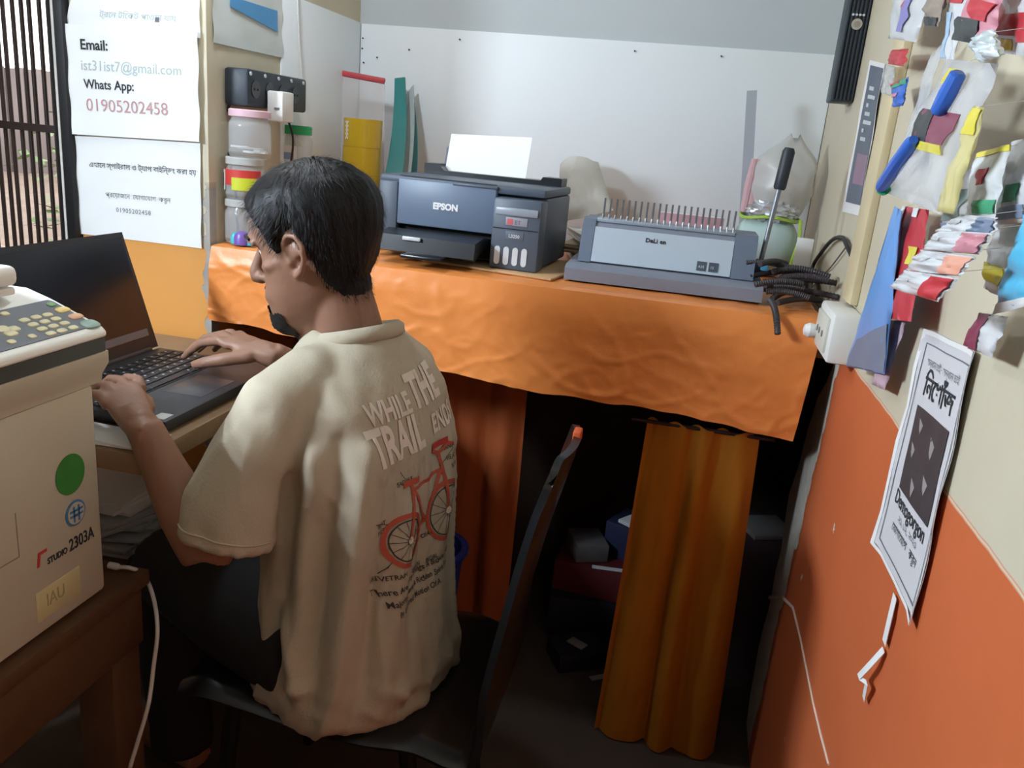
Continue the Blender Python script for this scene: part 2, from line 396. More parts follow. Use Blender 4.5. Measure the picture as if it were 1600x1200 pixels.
curtain('curtain', a.x, b.x, 1.618, .778, .004, 3.2, .022, mat('yellow_curtain', (180, 116, 30), .7, var=.08, scale=20, spec=.25), 'mustard yellow curtain hanging in folds under the shelf', 1.3, .05)
a, b = pix(640, 600, 'Y', 1.86), pix(822, 630, 'Y', 1.86)
curtain('curtain', a.x, b.x, 1.86, .80, .08, 2.1, .03, mat('brown_curtain', (168, 84, 36), .8, var=.1, scale=20), 'reddish brown curtain behind the black chair under the shelf', 4.2)
# ------------------------------------------------------------------ paper notices on the walls
def bil(q, u, v):
    a = q[0].lerp(q[1], u); b = q[3].lerp(q[2], u); return a.lerp(b, v)
def notice(name, q, n, m, label, cat, curl=.004, th=.0006, nu=16, nv=16, seed=1, lift=.0006, base=.0015):
    """sheet of paper pinned to a wall; q = TL,TR,BR,BL, n = unit normal to the room"""
    n = Vector(n)
    t = thing(name, label, cat, tuple((q[2] + q[3]) / 2))
    def fn(u, v):
        e = max(0, abs(u - .5) * 2 - .75) * 4
        return bil(q, u, v) + n * (base + curl * (e * e * (.4 + .6 * math.sin(v * 7 + seed) ** 2) + .25 * (1 + fbm(u * 3, v * 3, seed))))
    g = G(); g.sheet(fn, nu, nv, th); part('sheet', g, m, t, world=True, ang=60)
    def put(s, size, u, v, color, nm='lettering', **k):
        W = (q[1] - q[0]).length; H = (q[0] - q[3]).length; g = text_geo(s, size, ext=0, **k)
        g.v = [fn(u + p.x / W, v - p.y / H) + n * (lift + th) for p in g.v]
        part(nm, g, color, t, world=True)
    return t, put, fn
M_paper = mat('white_paper', (238, 240, 240), .8, var=.02, scale=8)
M_ink = mat('black_ink', (46, 48, 52), .8, var=0); M_inkg = mat('grey_ink', (110, 112, 118), .8, var=0); M_inkl = mat('pale_ink', (178, 190, 188), .8, var=0)
M_inkr = mat('faded_red_ink', (196, 150, 150), .8, var=0)
Yp = FY
def PY(l): return [pix(x, y, 'Y', Yp) for x, y in l]
nf = (0, -1, 0)
t, put, _ = notice('paper_notice', PY([(127, -60), (312, -58), (315, 60), (104, 44)]), nf, M_paper, 'topmost white paper notice on the pier, cut off by the frame', 'notice', seed=3)
put('ট্রেন টিেকট পাওয়া যায়', .016, .24, .80, M_inkl); put('■', .012, .66, .82, M_inkg)
t, put, _ = notice('paper_notice', PY([(106, 38), (314, 50), (317, 222), (120, 210)]), [0, -1, 0], M_paper, 'white paper notice with email and phone number, between two other notices', 'notice', curl=.007, seed=1, base=.005)
put('Email:', .028, .10, .215, M_ink, bold=.0006); put('ist31ist7@gmail.com', .0285, .095, .40, M_inkl, xs=.98)
put('Whats App:', .026, .11, .565, M_ink, bold=.0004, xs=.95); put('01905202458', .0355, .115, .77, M_inkr, xs=1.0)
t, put, _ = notice('paper_notice', PY([(120, 212), (315, 224), (317, 388), (127, 365)]), nf, M_paper, 'lowest white paper notice with Bengali printing above the laptop screen', 'notice', seed=2)
put('এখােন স্পাইরাল ও ট্যাপ বাইিন্ডং করা হয়', .0148, .10, .30, M_ink, bold=.0001); put('প্রেয়াজেন  েযাগােযাগ  করুন', .0135, .225, .585, M_inkg); put('01905202458', .0135, .31, .73, M_inkg, spacing=1.15)
# poster on the recess side wall
q = [pix(328, -60, 'X', LX), pix(437, -20, 'X', LX), pix(438, 90, 'X', LX), pix(330, 66, 'X', LX)]
t, put, fn = notice('wall_poster', q, (1, 0, 0), mat('pale_poster', (206, 212, 210), .6), 'pale poster with a blue top on the wall above the jars', 'poster', seed=5)
g = G(); g.sheet(lambda u, v: fn(.22 + .7 * u, .35 + .30 * v * (1.0 - .55 * (1 - u))) + Vector((.003, 0, 0)), 8, 5, .0003); part('blue_print', g, mat('blue_print', (78, 150, 204), .5), t, world=True)

# right wall papers
q = [pix(x, y, 'X', RX) for x, y in [(1455, 515), (1535, 552), (1435, 980), (1372, 850)]]
nr = (-1, 0, 0)
t, put, fn = notice('paper_poster', q, nr, mat('grey_paper', (205, 202, 204), .75, var=.05), 'grey missing notice with a dark picture taped over the orange and beige wall', 'poster', curl=.006, seed=4)
def strip(u0, v0, u1, v1, m, nm, off=.0012, nu=6, nv=6):
    g = G(); g.sheet(lambda u, v: fn(u0 + (u1 - u0) * u, v0 + (v1 - v0) * v) + Vector((-off, 0, 0)), nu, nv, .0002); return part(nm, g, m, t, world=True, ang=70)
M_bord = mat('white_border', (230, 228, 226), .7, var=0)
for a in ((0, 0, 1, .018), (0, .982, 1, 1), (0, 0, .03, 1), (.97, 0, 1, 1)): strip(*a, M_bord, 'border')
for a in ((.07, .05, .93, .055), (.07, .945, .93, .95), (.07, .05, .078, .95), (.922, .05, .93, .95)): strip(*a, M_inkg, 'border_line')
pic = strip(.20, .30, .84, .665, mat('dark_picture', (66, 58, 60), .6, var=.5, scale=26), 'picture')
for k, (u, v, s) in enumerate(((.34, .36, .05), (.62, .40, .07), (.30, .47, .05), (.66, .54, .06), (.45, .6, .06))):
    g = G(); g.sheet(lambda a, b: fn(u + s * (a - .5) * (1.6 - b), v + s * .8 * (b - .5) + .02 * a) + Vector((-.0016, 0, 0)), 4, 4, .0002)
    o = part('light_smudge', g, mat('picture_light', (150, 142, 140), .7), t, world=True)
put('সন্ধান চাই · সন্ধান চাই', .0125, .16, .135, M_inkg); put('িনেখাঁজ', .035, .22, .25, M_ink, bold=.0005)
put('Demogorgon', .026, .17, .735, M_ink, bold=.0003, xs=.86); put('২১, ১২, ২০২৩', .013, .33, .785, M_inkg); put('েযাগােযাগ   করুন', .0145, .26, .84, M_ink)
g = G()
def onR(x, y, off): 
    p = pix(x, y, 'X', RX); return Vector((RX - off, p.y, p.z))
def rstrip(g, pts, w, off, th=.0006):
    P = [onR(x, y, o) for (x, y), o in zip(pts, off)]
    def fn(u, v):
        i = min(int(v * (len(P) - 1)), len(P) - 2); f = v * (len(P) - 1) - i
        c = P[i].lerp(P[i + 1], f); return c + Vector((0, -w * (u - .5), 0))
    return g.sheet(fn, 2, 8, th)
rstrip(g, [(1404, 932), (1399, 965), (1388, 1006)], .016, (.004, .006, .005))
solo('tape_strip', g, M_bord, 'white tape strip hanging from the bottom edge of the missing notice', 'tape')
g = G(); rstrip(g, [(1386, 1016), (1377, 1040), (1362, 1062), (1370, 1070), (1357, 1094)], .013, (.004, .012, .016, .012, .006))
solo('tape_strip', g, M_bord, 'twisted loose white tape strip on the orange wall below another strip', 'tape')
# peeled paint crack
g = G(); g.tube([onR(x, y, .0008) for x, y in [(1204, 934), (1224, 934), (1240, 950), (1252, 1000), (1262, 1050), (1272, 1100), (1284, 1150), (1296, 1195)]], [.005, .004, .003, .0022, .002, .002, .0022, .002], 6)
struct('trim_1', g, mat('bare_plaster', (214, 196, 178), .9), 'pale crack in the orange plaster')
g = G(); g.prism([(0, 0), (.05, .01), (.085, .004), (.09, .016), (.05, .028), (.0, .026)], onR(1198, 1000, 0) + Vector((.004, .0, 0)), (0, 1, 0), (0, 0, 1), (1, 0, 0), .006)
struct('trim_2', g, mat('orange_flake', (196, 84, 40), .6), 'flake of orange paint sticking out of the broken edge')
# narrow tall poster beyond the batten
q = [pix(x, y, 'X', RX) for x, y in [(1362, 94), (1386, 100), (1346, 338), (1319, 331)]]
t, put, fn = notice('paper_poster', q, nr, MATS['white_border'], 'narrow looking dark blue poster in white border beside the beige batten', 'poster', curl=.003, seed=6)
strip(.10, .03, .95, .93, mat('navy_print', (96, 104, 118), .5, var=.2, scale=9), 'print_panel')
strip(.30, .60, .95, .8, mat('mauve_print', (150, 122, 140), .5, var=.2), 'print_tint', .0016)
for k in range(7): strip(.32, .16 + k * .055, .62 + .2 * math.sin(k * 2.1), .185 + k * .055, mat('pale_print', (196, 204, 204), .6), 'print_mark', .002)

# ------------------------------------------------------------------ printer
M_pr = mat('printer_charcoal', (82, 92, 106), .45, var=.04, spec=.5); M_pr2 = mat('printer_panel', (106, 122, 144), .4, var=.02); M_blk = mat('gloss_black', (24, 26, 30), .3, var=0)
M_slot = mat('slot_black', (12, 12, 14), .8, var=0); M_lite = mat('light_plastic', (206, 212, 216), .35, var=0); M_wht = mat('white_plastic', (232, 232, 228), .45, var=.02)
g = G(); g.box((-.38, 1.80, SZ + .0045), (.30, .28, .005), .001, rz=-.18); solo('cardboard_sheet', g, mat('cardboard', (196, 160, 118), .85, var=.12), 'tan cardboard sheet under the printer', 'cardboard')
def printer():
    t = thing('inkjet_printer', 'charcoal inkjet printer with four ink tank windows on orange cloth', 'printer', (-.668, 1.722, SZ + .0075), -.065)
    W, D, H = .372, .250, .168
    g = G(); g.bx(.002, W, .03, D, .004, .150, .006); g.bx(0, .045, .0, .06, .004, .155, .005); part('body', g, M_pr, t)
    g = G()
    for x in (.03, .34):
        for y in (.03, .27): g.cyl((x, y, 0), (x, y, .006), .009)
    part('foot', g, M_blk, t)
    g = G(); g.bx(.046, .268, -.002, .03, .066, .163, .004); part('front_panel', g, M_pr2, t)
    g = G(); g.bx(.047, .264, .026, .031, .010, .066); part('paper_slot', g, M_slot, t)
    g = G(); g.bx(.0, W, .004, D, .1505, H, .005); g.bx(.17, .27, -.004, .01, .159, .165, .002); lid = part('scanner_lid', g, M_pr, t)
    g = G(); g.bx(.048, .266, .003, .006, .1675, .1685); part('lid_seam', g, M_slot, lid)
    # rear paper feed
    g = G(); g.prism([(0, 0), (.335, 0), (.335, .02), (.29, .02), (.285, .012), (.05, .012), (.035, .026), (.0, .026)], (.025, .195, H - .002), (1, 0, 0), (0, 0, 1), (0, 1, 0), .055); fd = part('rear_feed', g, M_blk, t)
    g = G(); g.prism([(0, 0), (.012, .0), (.012, .05), (.006, .06), (0, .05)], (.055, .242, H + .01), (1, 0, 0), (0, .3, 1), (0, 1, 0), .006); part('paper_guide', g, M_pr, fd)
    # output tray
    g = G(); g.prism([(.02, .035), (.028, .052), (-.03, .060), (-.085, .052), (-.09, .020), (-.078, .016), (-.03, .034)], (.042, 0, 0), (0, 1, 0), (0, 0, 1), (1, 0, 0), .215); tr = part('output_tray', g, M_blk, t)
    g = G(); g.bx(.10, .14, -.094, -.088, .044, .052, .002); part('tray_latch', g, M_lite, tr)
    g = G(); g.bx(.11, .20, -.125, -.07, .012, .020, .003); part('tray_stop', g, M_blk, tr)
    g = G(); g.bx(.004, .028, -.004, .01, .006, .014, .002); part('silver_clip', g, M_lite, t)
    # ink tank block
    g = G(); g.bx(.270, .374, -.026, .03, .0, .146, .006); ink = part('ink_tank_unit', g, M_pr, t)
    g = G(); g.bx(.277, .368, -.030, -.024, .112, .128, .0028); part('top_bar', g, mat('bright_trim', (150, 160, 172), .3, var=0), ink)
    g = G(); g.bx(.274, .370, -.0268, -.0255, .084, .0858); part('seam', g, M_slot, ink)
    for k in range(4):
        x = .283 + k * .0195; g = G()
        pl = [(.006 * math.cos(a) , .006 * math.sin(a) - .013) for a in [PI + i * PI / 6 for i in range(7)]] + [(.006 * math.cos(a), .006 * math.sin(a) + .013) for a in [i * PI / 6 for i in range(7)]]
        g.prism(pl, (x + .004, -.026, .029), (1, 0, 0), (0, 0, 1), (0, -1, 0), .0016); part('ink_window', g, M_lite, ink)
    g = G(); g.bx(.300, .347, -.0275, -.0255, .092, .109, .001); st = part('sticker', g, mat('grey_sticker', (150, 152, 164), .5), ink)
    g = G(); g.bx(.304, .316, -.0282, -.0274, .094, .106); part('red_mark', g, mat('red_print', (206, 96, 100), .5), st)
    g = text('ET', .012, (.320, -.0276, .0955), (1, 0, 0), (0, 0, 1)); part('lettering', g, M_inkg, st)
    g = G(); g.bx(.302, .341, -.0272, -.0255, .062, .080, .001); mp = part('model_plate', g, mat('plate_grey', (92, 100, 112), .5), ink)
    part('lettering', text('L3250', .0095, (.309, -.0273, .0675), (1, 0, 0), (0, 0, 1), bold=.0002), M_lite, mp)
    part('logo_lettering', text('EPSON', .0185, (.129, -.0028, .106), (1, 0, 0), (0, 0, 1), bold=.0009), mat('logo_white', (240, 240, 240), .4, var=0), t, label='white maker logo')
    return t
prn = printer()
I = wm(prn)
def loc(p): return I @ Vector(p)
g = G(); g.sheet(lambda u, v: loc((.066 + .20 * u, .225 + .028 * v + .004 * math.sin(u * 3) * v, .175 + .087 * v + .008 * u * v)), 8, 8, .0006)
solo('paper_sheet', g, mat('bright_paper', (246, 250, 252), .7, var=0), 'blank white paper sheet standing in the rear feed of the printer', 'paper', ang=70)

# ------------------------------------------------------------------ comb binding machine
def binder():
    t = thing('binding_machine', 'silver comb binding machine with steel pins and lever on orange cloth', 'binding machine', (-.236, 1.662, SZ + .001))
    M_b = mat('binder_slate', (128, 134, 148), .5, var=.04); M_p = mat('binder_silver', (190, 204, 218), .38, var=.02, metal=.25); M_e = mat('binder_endcap', (104, 116, 134), .45, var=.03)
    W = .395
    g = G(); g.prism([(0, .004), (0, .028), (.012, .034), (.10, .038), (.30, .038), (.30, .004)], (0, 0, 0), (0, 1, 0), (0, 0, 1), (1, 0, 0), W); part('base', g, M_b, t)
    for x in (.03, .36):
        g = G(); g.bx(x - .02, x + .02, .01, .05, 0, .005, .001); part('foot', g, M_blk, t)
    prof = [(.052, .038), (.075, .112), (.092, .124), (.20, .124), (.22, .038)]
    g = G(); g.prism([(.058, .038), (.080, .110), (.094, .120), (.20, .120), (.21, .038)], (.04, 0, 0), (0, 1, 0), (0, 0, 1), (1, 0, 0), .315); part('housing', g, M_b, t)
    g = G(); g.prism([(.0535, .040), (.0750, .110), (.080, .109), (.058, .040)], (.045, 0, 0), (0, 1, 0), (0, 0, 1), (1, 0, 0), .285); pn = part('front_panel', g, M_p, t)
    for x, w in ((.018, .026), (.331, .045)):
        g = G(); g.prism(prof, (x, 0, 0), (0, 1, 0), (0, 0, 1), (1, 0, 0), w); part('end_cap', g, M_e, t)
    g = G(); g.bx(.045, .330, .088, .125, .119, .128, .002); part('comb_bed', g, mat('bed_grey', (146, 156, 168), .4), t)
    for k in range(22):
        x = .056 + k * .0128
        g = G(); g.tube([(x, .106, .124), (x, .106, .168)], [.0022, .0020], 6); g.tube([(x, .106, .132), (x, .094, .134), (x, .090, .128), (x, .0895, .124)], [.0026, .0024, .0022, .002], 6)
        part('pin', g, mat('pin_steel', (140, 146, 152), .35, metal=.7, var=0), t)
    nn = nrm((0, -.070, .0215)); ay = nrm((0, .0215, .070)); c = Vector((0, .0535, .040))
    def on(x, h): return Vector((x, .0535, .040)) + ay * h + Vector((0, -.0008, 0))
    part('logo_lettering', text('DeLi en', .0125, on(.152, .052), (1, 0, 0), ay, bold=.0003, spacing=1.05), M_ink, pn)
    for x, s in ((.262, 'A35'), (.286, '15')):
        g = G(); g.prism([(0, 0), (.019, 0), (.019, .019), (0, .019)], on(x, .006), (1, 0, 0), ay, nrm((1, 0, 0)).cross(ay), .0008); bd = part('badge', g, mat('badge_dark', (70, 80, 92), .5), pn)
        part('lettering', text(s, .0075, on(x + .003, .012) + Vector((0, -.0009, 0)), (1, 0, 0), ay), M_lite, bd)
    # lever
    a, b = Vector((.388, .10, .06)), Vector((.408, .115, .30))
    g = G(); g.tube([a, a.lerp(b, .35), a.lerp(b, .72)], [.005, .005, .005], 10); lv = part('lever', g, MATS['pin_steel'], t)
    g = G(); g.tube([a.lerp(b, .66), a.lerp(b, .68), a.lerp(b, .8), a.lerp(b, .97), b], [.010, .0125, .0125, .0125, .009], 14); part('grip', g, mat('grip_black', (44, 50, 58), .5), lv)
    g = G(); g.tube([(.376, .10, .06), (.396, .10, .06)], .018, 16); part('pivot', g, M_e, t)
    g = G(); g.bx(.388, .402, .055, .075, .060, .072, .002); part('blue_knob', g, mat('blue_knob', (70, 140, 178), .5), t)
binder()

# ------------------------------------------------------------------ things on the shelf, left corner
M_clear = mat('clear_plastic', (232, 236, 238), .12, var=0, alpha=.22, spec=.6); M_haze = mat('hazy_plastic', (214, 214, 212), .3, var=.05, alpha=.68)
def jar(loc, r, h, lidm, label, lidh=.014, extras=None, rings=True):
    t = thing('plastic_jar', label, 'jar', loc)
    g = G(); g.lathe([(r * .55, .003), (r * .92, .0), (r, .008), (r, h * .72), (r * .97, h * .80), (r * .86, h * .88), (r * .86, h), (r * .83, h), (r * .83, h * .88), (r * .95, h * .79), (r * .975, h * .7), (r * .975, .01), (r * .5, .006)], n=28); part('jar_body', g, M_clear, t)
    g2 = G(); g2.lathe([(r * .9, h - lidh * .4), (r * .98, h - lidh * .4), (r * .98, h + lidh * .5), (r * .92, h + lidh * .64), (r * .1, h + lidh * .64), (r * .1, h + .0006), (r * .9, h + .0006)], n=28)
    part('lid', g2, lidm, t)
    if extras: extras(t, r, h)
    return h + lidh * .64 + .0005
def band(t, r, z0, z1, m, a0, a1, nm, proud=.0012):
    g = G(); n = 14; g.sheet(lambda u, v: ((r + proud) * math.cos(a0 + (a1 - a0) * u), (r + proud) * math.sin(a0 + (a1 - a0) * u), z0 + (z1 - z0) * v), n, 2, .0005); return part(nm, g, m, t)
jx, jy = -.945, 1.648
def ex0(t, r, h):
    pass
def ex1(t, r, h):
    band(t, r, .030, .062, mat('jar_red', (206, 60, 56), .5), -2.6, -.3, 'red_label'); y = mat('jar_yellow', (206, 214, 50), .5)
    band(t, r, .020, .046, y, -1.75, -.35, 'yellow_label', .002); band(t, r, .018, .060, mat('barcode_white', (230, 230, 226), .6), -2.75, -2.25, 'white_label', .002)
    for k in range(5): band(t, r, .026, .054, M_inkg, -2.66 + k * .06, -2.64 + k * .06, 'barcode_bar', .0028)
def ex2(t, r, h):
    for k in range(7):
        g = G(); a = k * 1.3; g.box((.5 * r * math.cos(a), .5 * r * math.sin(a), .012 + .003 * (k % 4)), (.034, .014, .004), .001, rz=a * 1.7); part('paper_slip', g, M_paper, t)
z = SZ + .004
z += jar((jx, jy, z), .042, .083, mat('lid_clear', (212, 212, 210), .3, alpha=.75), 'bottom clear jar of the three jar stack by the pier', extras=ex0)
z += jar((jx + .002, jy + .003, z), .043, .078, MATS['lid_clear'], 'middle jar of the stack with red and yellow label', extras=ex1)
z += jar((jx + .010, jy + .006, z), .044, .088, mat('lid_pink', (226, 188, 200), .4), 'pink lidded clear jar at the top of the jar stack', extras=ex2)
# small purple and cyan container in front of the jars
t = thing('sharpener', 'small purple and cyan plastic sharpener at the foot of the jars', 'sharpener', (-.925, 1.603, SZ + .003))
g = G(); g.lathe([(.012, 0), (.017, .002), (.017, .016), (.012, .026), (.003, .03)], n=18); part('body', g, mat('purple_plastic', (124, 96, 178), .35), t)
for s in (-1, 1):
    g = G(); g.lathe([(.004, 0), (.009, .002), (.009, .014), (.005, .023), (.001, .025)], (s * .0185, .002, 0), n=14); part('side_lobe', g, mat('cyan_plastic', (70, 180, 196), .35), t)
gx, gy = pix(464, 200, 'Y', 1.94).x, 1.94
zz = SZ + .004
zz += jar((gx, gy, zz), .045, .145, MATS['lid_clear'], 'tall clear jar under the green lidded jar, hidden by the head')
def ex3(t, r, h):
    band(t, r, .014, .05, M_paper, -2.5, -1.1, 'paper_label'); band(t, r, .018, .034, mat('pale_blue_print', (140, 170, 210), .5), -2.3, -1.3, 'blue_print', .002)
    g = G(); g.lathe([(.004, 0), (.012, 0), (.012, .012), (.004, .012)], (.012, -.012, .05), n=14, M=None); part('tape_ring', g, M_wht, t)
jar((gx, gy, zz), .037, .085, mat('lid_green', (30, 160, 92), .4), 'clear jar with green lid behind the head', .02, ex3)
# power strip and charger on the side wall
t = thing('power_strip', 'black multi socket power strip mounted on the side wall above the jars', 'power strip', (LX + .004, 1.77, 1.318))
g = G(); g.bx(0, .055, -.13, .14, 0, .075, .006); part('case', g, mat('strip_black', (40, 48, 56), .5), t)
for k in range(4):
    g = G(); y = -.10 + k * .06; g.prism([(.018 * math.cos(a), .018 * math.sin(a)) for a in [i * PI / 9 for i in range(18)]], (.055, y, .036), (0, 1, 0), (0, 0, 1), (1, 0, 0), .002); so = part('socket', g, M_blk, t)
    for dy in (-.007, .007):
        g = G(); g.cyl((.0568, y + dy, .036), (.0578, y + dy, .036), .0025, n=8); part('socket_hole', g, M_slot, so)
for k in range(5):
    g = G(); y = -.12 + k * .06; g.cyl((.055, y, .066), (.057, y, .066), .004, n=10); part('indicator', g, M_lite, t)
g = G(); g.bx(LX + .0625, LX + .100, 1.712, 1.765, 1.293, 1.356, .004); g.bx(LX + .0615, LX + .0635, 1.72, 1.757, 1.303, 1.348)
ch = solo('charger', g, M_wht, 'white phone charger plugged into the black power strip', 'charger')
g = G(); g.bx(LX + .0805, LX + .0925, 1.7108, 1.7125, 1.318, 1.322); part('usb_port', g, M_inkg, ch, world=True)
def cable(pts, r, m, label, nm='cable'):
    P = [Vector(p) for p in pts]; out = []
    for i in range(len(P) - 1):
        p0, p1, p2, p3 = P[max(i - 1, 0)], P[i], P[i + 1], P[min(i + 2, len(P) - 1)]
        for k in range(8):
            t_ = k / 8; out.append(.5 * ((2 * p1) + (p2 - p0) * t_ + (2 * p0 - 5 * p1 + 4 * p2 - p3) * t_ ** 2 + (3 * p1 - p0 - 3 * p2 + p3) * t_ ** 3))
    out.append(P[-1]); g = G(); g.tube(out, r, 8); return solo(nm, g, m, label, 'cable', ang=80)
M_cab = mat('cable_black', (34, 34, 38), .5); M_cabw = mat('cable_white', (216, 216, 212), .5)
cable([pix(x, y, 'Y', 1.66) for x, y in [(362, 158), (352, 180), (350, 210), (357, 245)]] + [pix(368, 300, 'Y', 1.645), pix(370, 340, 'Y', 1.64), pix(374, 372, 'Y', 1.64)], .0028, M_cab, 'black cable dropping from the power strip in front of the jar stack')
cable([(LX + .008, 1.93, 1.95), (LX + .008, 1.95, 1.7), (LX + .009, 1.965, 1.5), (LX + .012, 1.99, 1.36)], .0022, M_cabw, 'thin white cable running down the side wall beside the power strip')
cable([(LX + .07, 1.77, 1.32), (LX + .08, 1.80, 1.26), (LX + .05, 1.84, 1.16), (LX + .03, 1.86, SZ + .01)], .0025, M_cab, 'black charger cable hanging between the jar stack and the green lidded jar')
# parcel tape rolls
M_tape = mat('parcel_tape', (206, 172, 40), .25, var=.06, alpha=.93)
tx, ty = pix(566, 230, 'Y', 2.12).x, 2.12; rr = .050
for k in range(4):
    nm = ['lowest roll of the yellow parcel tape stack', 'second lowest roll of the yellow parcel tape stack', 'second highest roll of the yellow parcel tape stack', 'topmost roll of the yellow parcel tape stack with a checked label'][k]
    z0 = SZ + .003 + k * .071; t = thing('tape_roll', nm, 'tape', (tx + .002 * math.sin(k * 3), ty, z0), group='parcel tape rolls in a stack')
    g = G(); n = 30
    rg = [[(r_ * math.cos(a), r_ * math.sin(a), z_) for a in [2 * PI * i / n for i in range(n)]] for r_, z_ in [(.040, 0), (rr, 0), (rr, .0705), (.040, .0705)]]; g.loft(rg, closed=True); part('tape', g, M_tape, t)
    g = G(); rg = [[(r_ * math.cos(a), r_ * math.sin(a), z_) for a in [2 * PI * i / n for i in range(n)]] for r_, z_ in [(.037, .0005), (.0397, .0005), (.0397, .070), (.037, .070)]]; g.loft(rg, closed=True); part('core', g, MATS['cardboard'], t)
    if k == 3:
        for i in range(3):
            for j in range(9):
                if (i + j) % 2 == 0: band(t, rr, .018 + j * .005, .0228 + j * .005, M_paper if True else None, -2.25 + i * .07, -2.18 + i * .07, 'check', .0005)
# zip pouch behind the tape
q = [pix(x, y, 'Y', 2.24) for x, y in [(532, 114), (601, 127), (600, 300), (530, 290)]]
t = thing('zip_pouch', 'clear zip pouch with a red top behind the yellow tape', 'pouch', (-.77, 2.24, SZ + .004))
g = G(); g.sheet(lambda u, v: bil(q, u, v) + Vector((0, .012 * math.sin(PI * u) * math.sin(PI * v), 0)), 10, 12, .0006); part('film', g, mat('pink_film', (228, 222, 222), .3, alpha=.38), t, world=True)
g = G(); g.tube([q[0], q[0].lerp(q[1], .5), q[1]], .0055, 8, flat=1.4); part('zip', g, mat('zip_red', (196, 70, 78), .4), t, world=True)
# teal folders leaning on the back wall
def leaning(nm, px, Y0, Y1, m, label, th=.004, bow=.012):
    q = [pix(*px[0], 'Y', Y1), pix(*px[1], 'Y', Y1), pix(*px[2], 'Y', Y0), pix(*px[3], 'Y', Y0)]
    for i in (2, 3): q[i].z = max(q[i].z, SZ + .004)
    g = G(); g.sheet(lambda u, v: bil(q, u, v) + Vector((bow * math.sin(PI * v), 0, 0)), 6, 14, th); return solo(nm, g, m, label, 'folder', ang=60)
leaning('folder', [(617, 123), (633, 121), (622, 320), (592, 315)], 2.10, 2.30, mat('teal_folder', (52, 132, 132), .4, var=.1), 'teal plastic folder leaning on the back wall beside the tape')
leaning('folder', [(634, 150), (646, 133), (632, 330), (612, 325)], 2.14, 2.32, mat('pale_folder', (196, 206, 204), .4, alpha=.8), 'pale translucent folder leaning behind the teal folder')
leaning('folder', [(638, 165), (648, 160), (645, 330), (630, 325)], 2.2, 2.33, mat('teal_folder2', (84, 150, 156), .4), 'dull teal folder edge behind the pale translucent folder')

# ------------------------------------------------------------------ between printer and binding machine
def lump(nm, c, rad, m, label, cat, amp=.25, seed=0, fq=2.2, zc=None, n=26):
    g = G(); rings = []
    for i in range(1, n):
        a = PI * i / n; ring = []
        for k in range(n * 2 - 12):
            q = 2 * PI * k / (n * 2 - 12); dv = Vector((math.sin(a) * math.cos(q), math.sin(a) * math.sin(q), math.cos(a)))
            f = 1 + amp * (fbm(dv.x * fq + seed, dv.y * fq, dv.z * fq) * .7 + .6 * (abs(noise.noise(dv * fq * 2.1 + Vector((seed, 3, 1)))) - .25))
            p = Vector((dv.x * rad[0] * f, dv.y * rad[1] * f, dv.z * rad[2] * f)) + Vector(c)
            if zc is not None: p.z = max(p.z, zc)
            ring.append(p)
        rings.append(ring)
    g.loft(rings)
    return g
M_bag = mat('grey_paper_bag', (206, 202, 196), .7, var=.08, bump=.3, bscale=18)
for k, (x, y, zz, rz, m, lb) in enumerate([(-.20, 2.02, .0, .25, M_paper, 'lowest loose sheet stack between printer and binding machine'), (-.21, 2.03, .022, -.12, mat('tan_paper', (206, 186, 160), .8), 'tan envelope stack between printer and binding machine'), (-.20, 2.04, .046, .32, M_paper, 'upper loose sheet stack under the crumpled grey bag')]):
    g = G()
    for j in range(5): g.box((x + .004 * math.sin(j * 2 + k), y + .003 * math.cos(j * 3), SZ + .005 + zz + j * .0042), (.15, .20, .0036), .0006, rz=rz + .05 * math.sin(j * 1.7 + k))
    solo('paper_stack', g, m, lb, 'paper')
bq = [pix(x, y, 'Y', yy) for x, y, yy in [(876, 258, 2.27), (934, 254, 2.27), (958, 330, 2.10), (884, 345, 2.10)]]
def bagsheet(u, v):
    b = math.sin(PI * u) ** .5 * math.sin(PI * (.15 + .8 * v)); k = 1 - abs(fbm(u * 2.2 + v, v * 1.6, 4))
    return bil(bq, u, v) + Vector((.006 * fbm(v * 2, u * 2, 9, 1), -.045 * b * (.7 + .3 * k), .020 * math.sin(PI * u ** .7) * (1 - v) + .005 * noise.noise(Vector((u * 3, v * 2, 2)))))
g = G(); g.sheet(bagsheet, 28, 28, .004); solo('crumpled_bag', g, M_bag, 'crumpled grey paper bag between the printer and the binding machine', 'bag', ang=60)
g = G(); g.box((.0, 2.09, SZ + .068), (.16, .02, .125), .002, rz=-.02); bk = solo('book', g, mat('dusty_pink', (184, 142, 150), .7, var=.1), 'dusty pink book standing behind the pins of the binding machine', 'book')
g = G(); g.box((.0, 2.09, SZ + .1312), (.152, .016, .001), 0, rz=-.02); part('page_block', g, M_paper, bk, world=True)

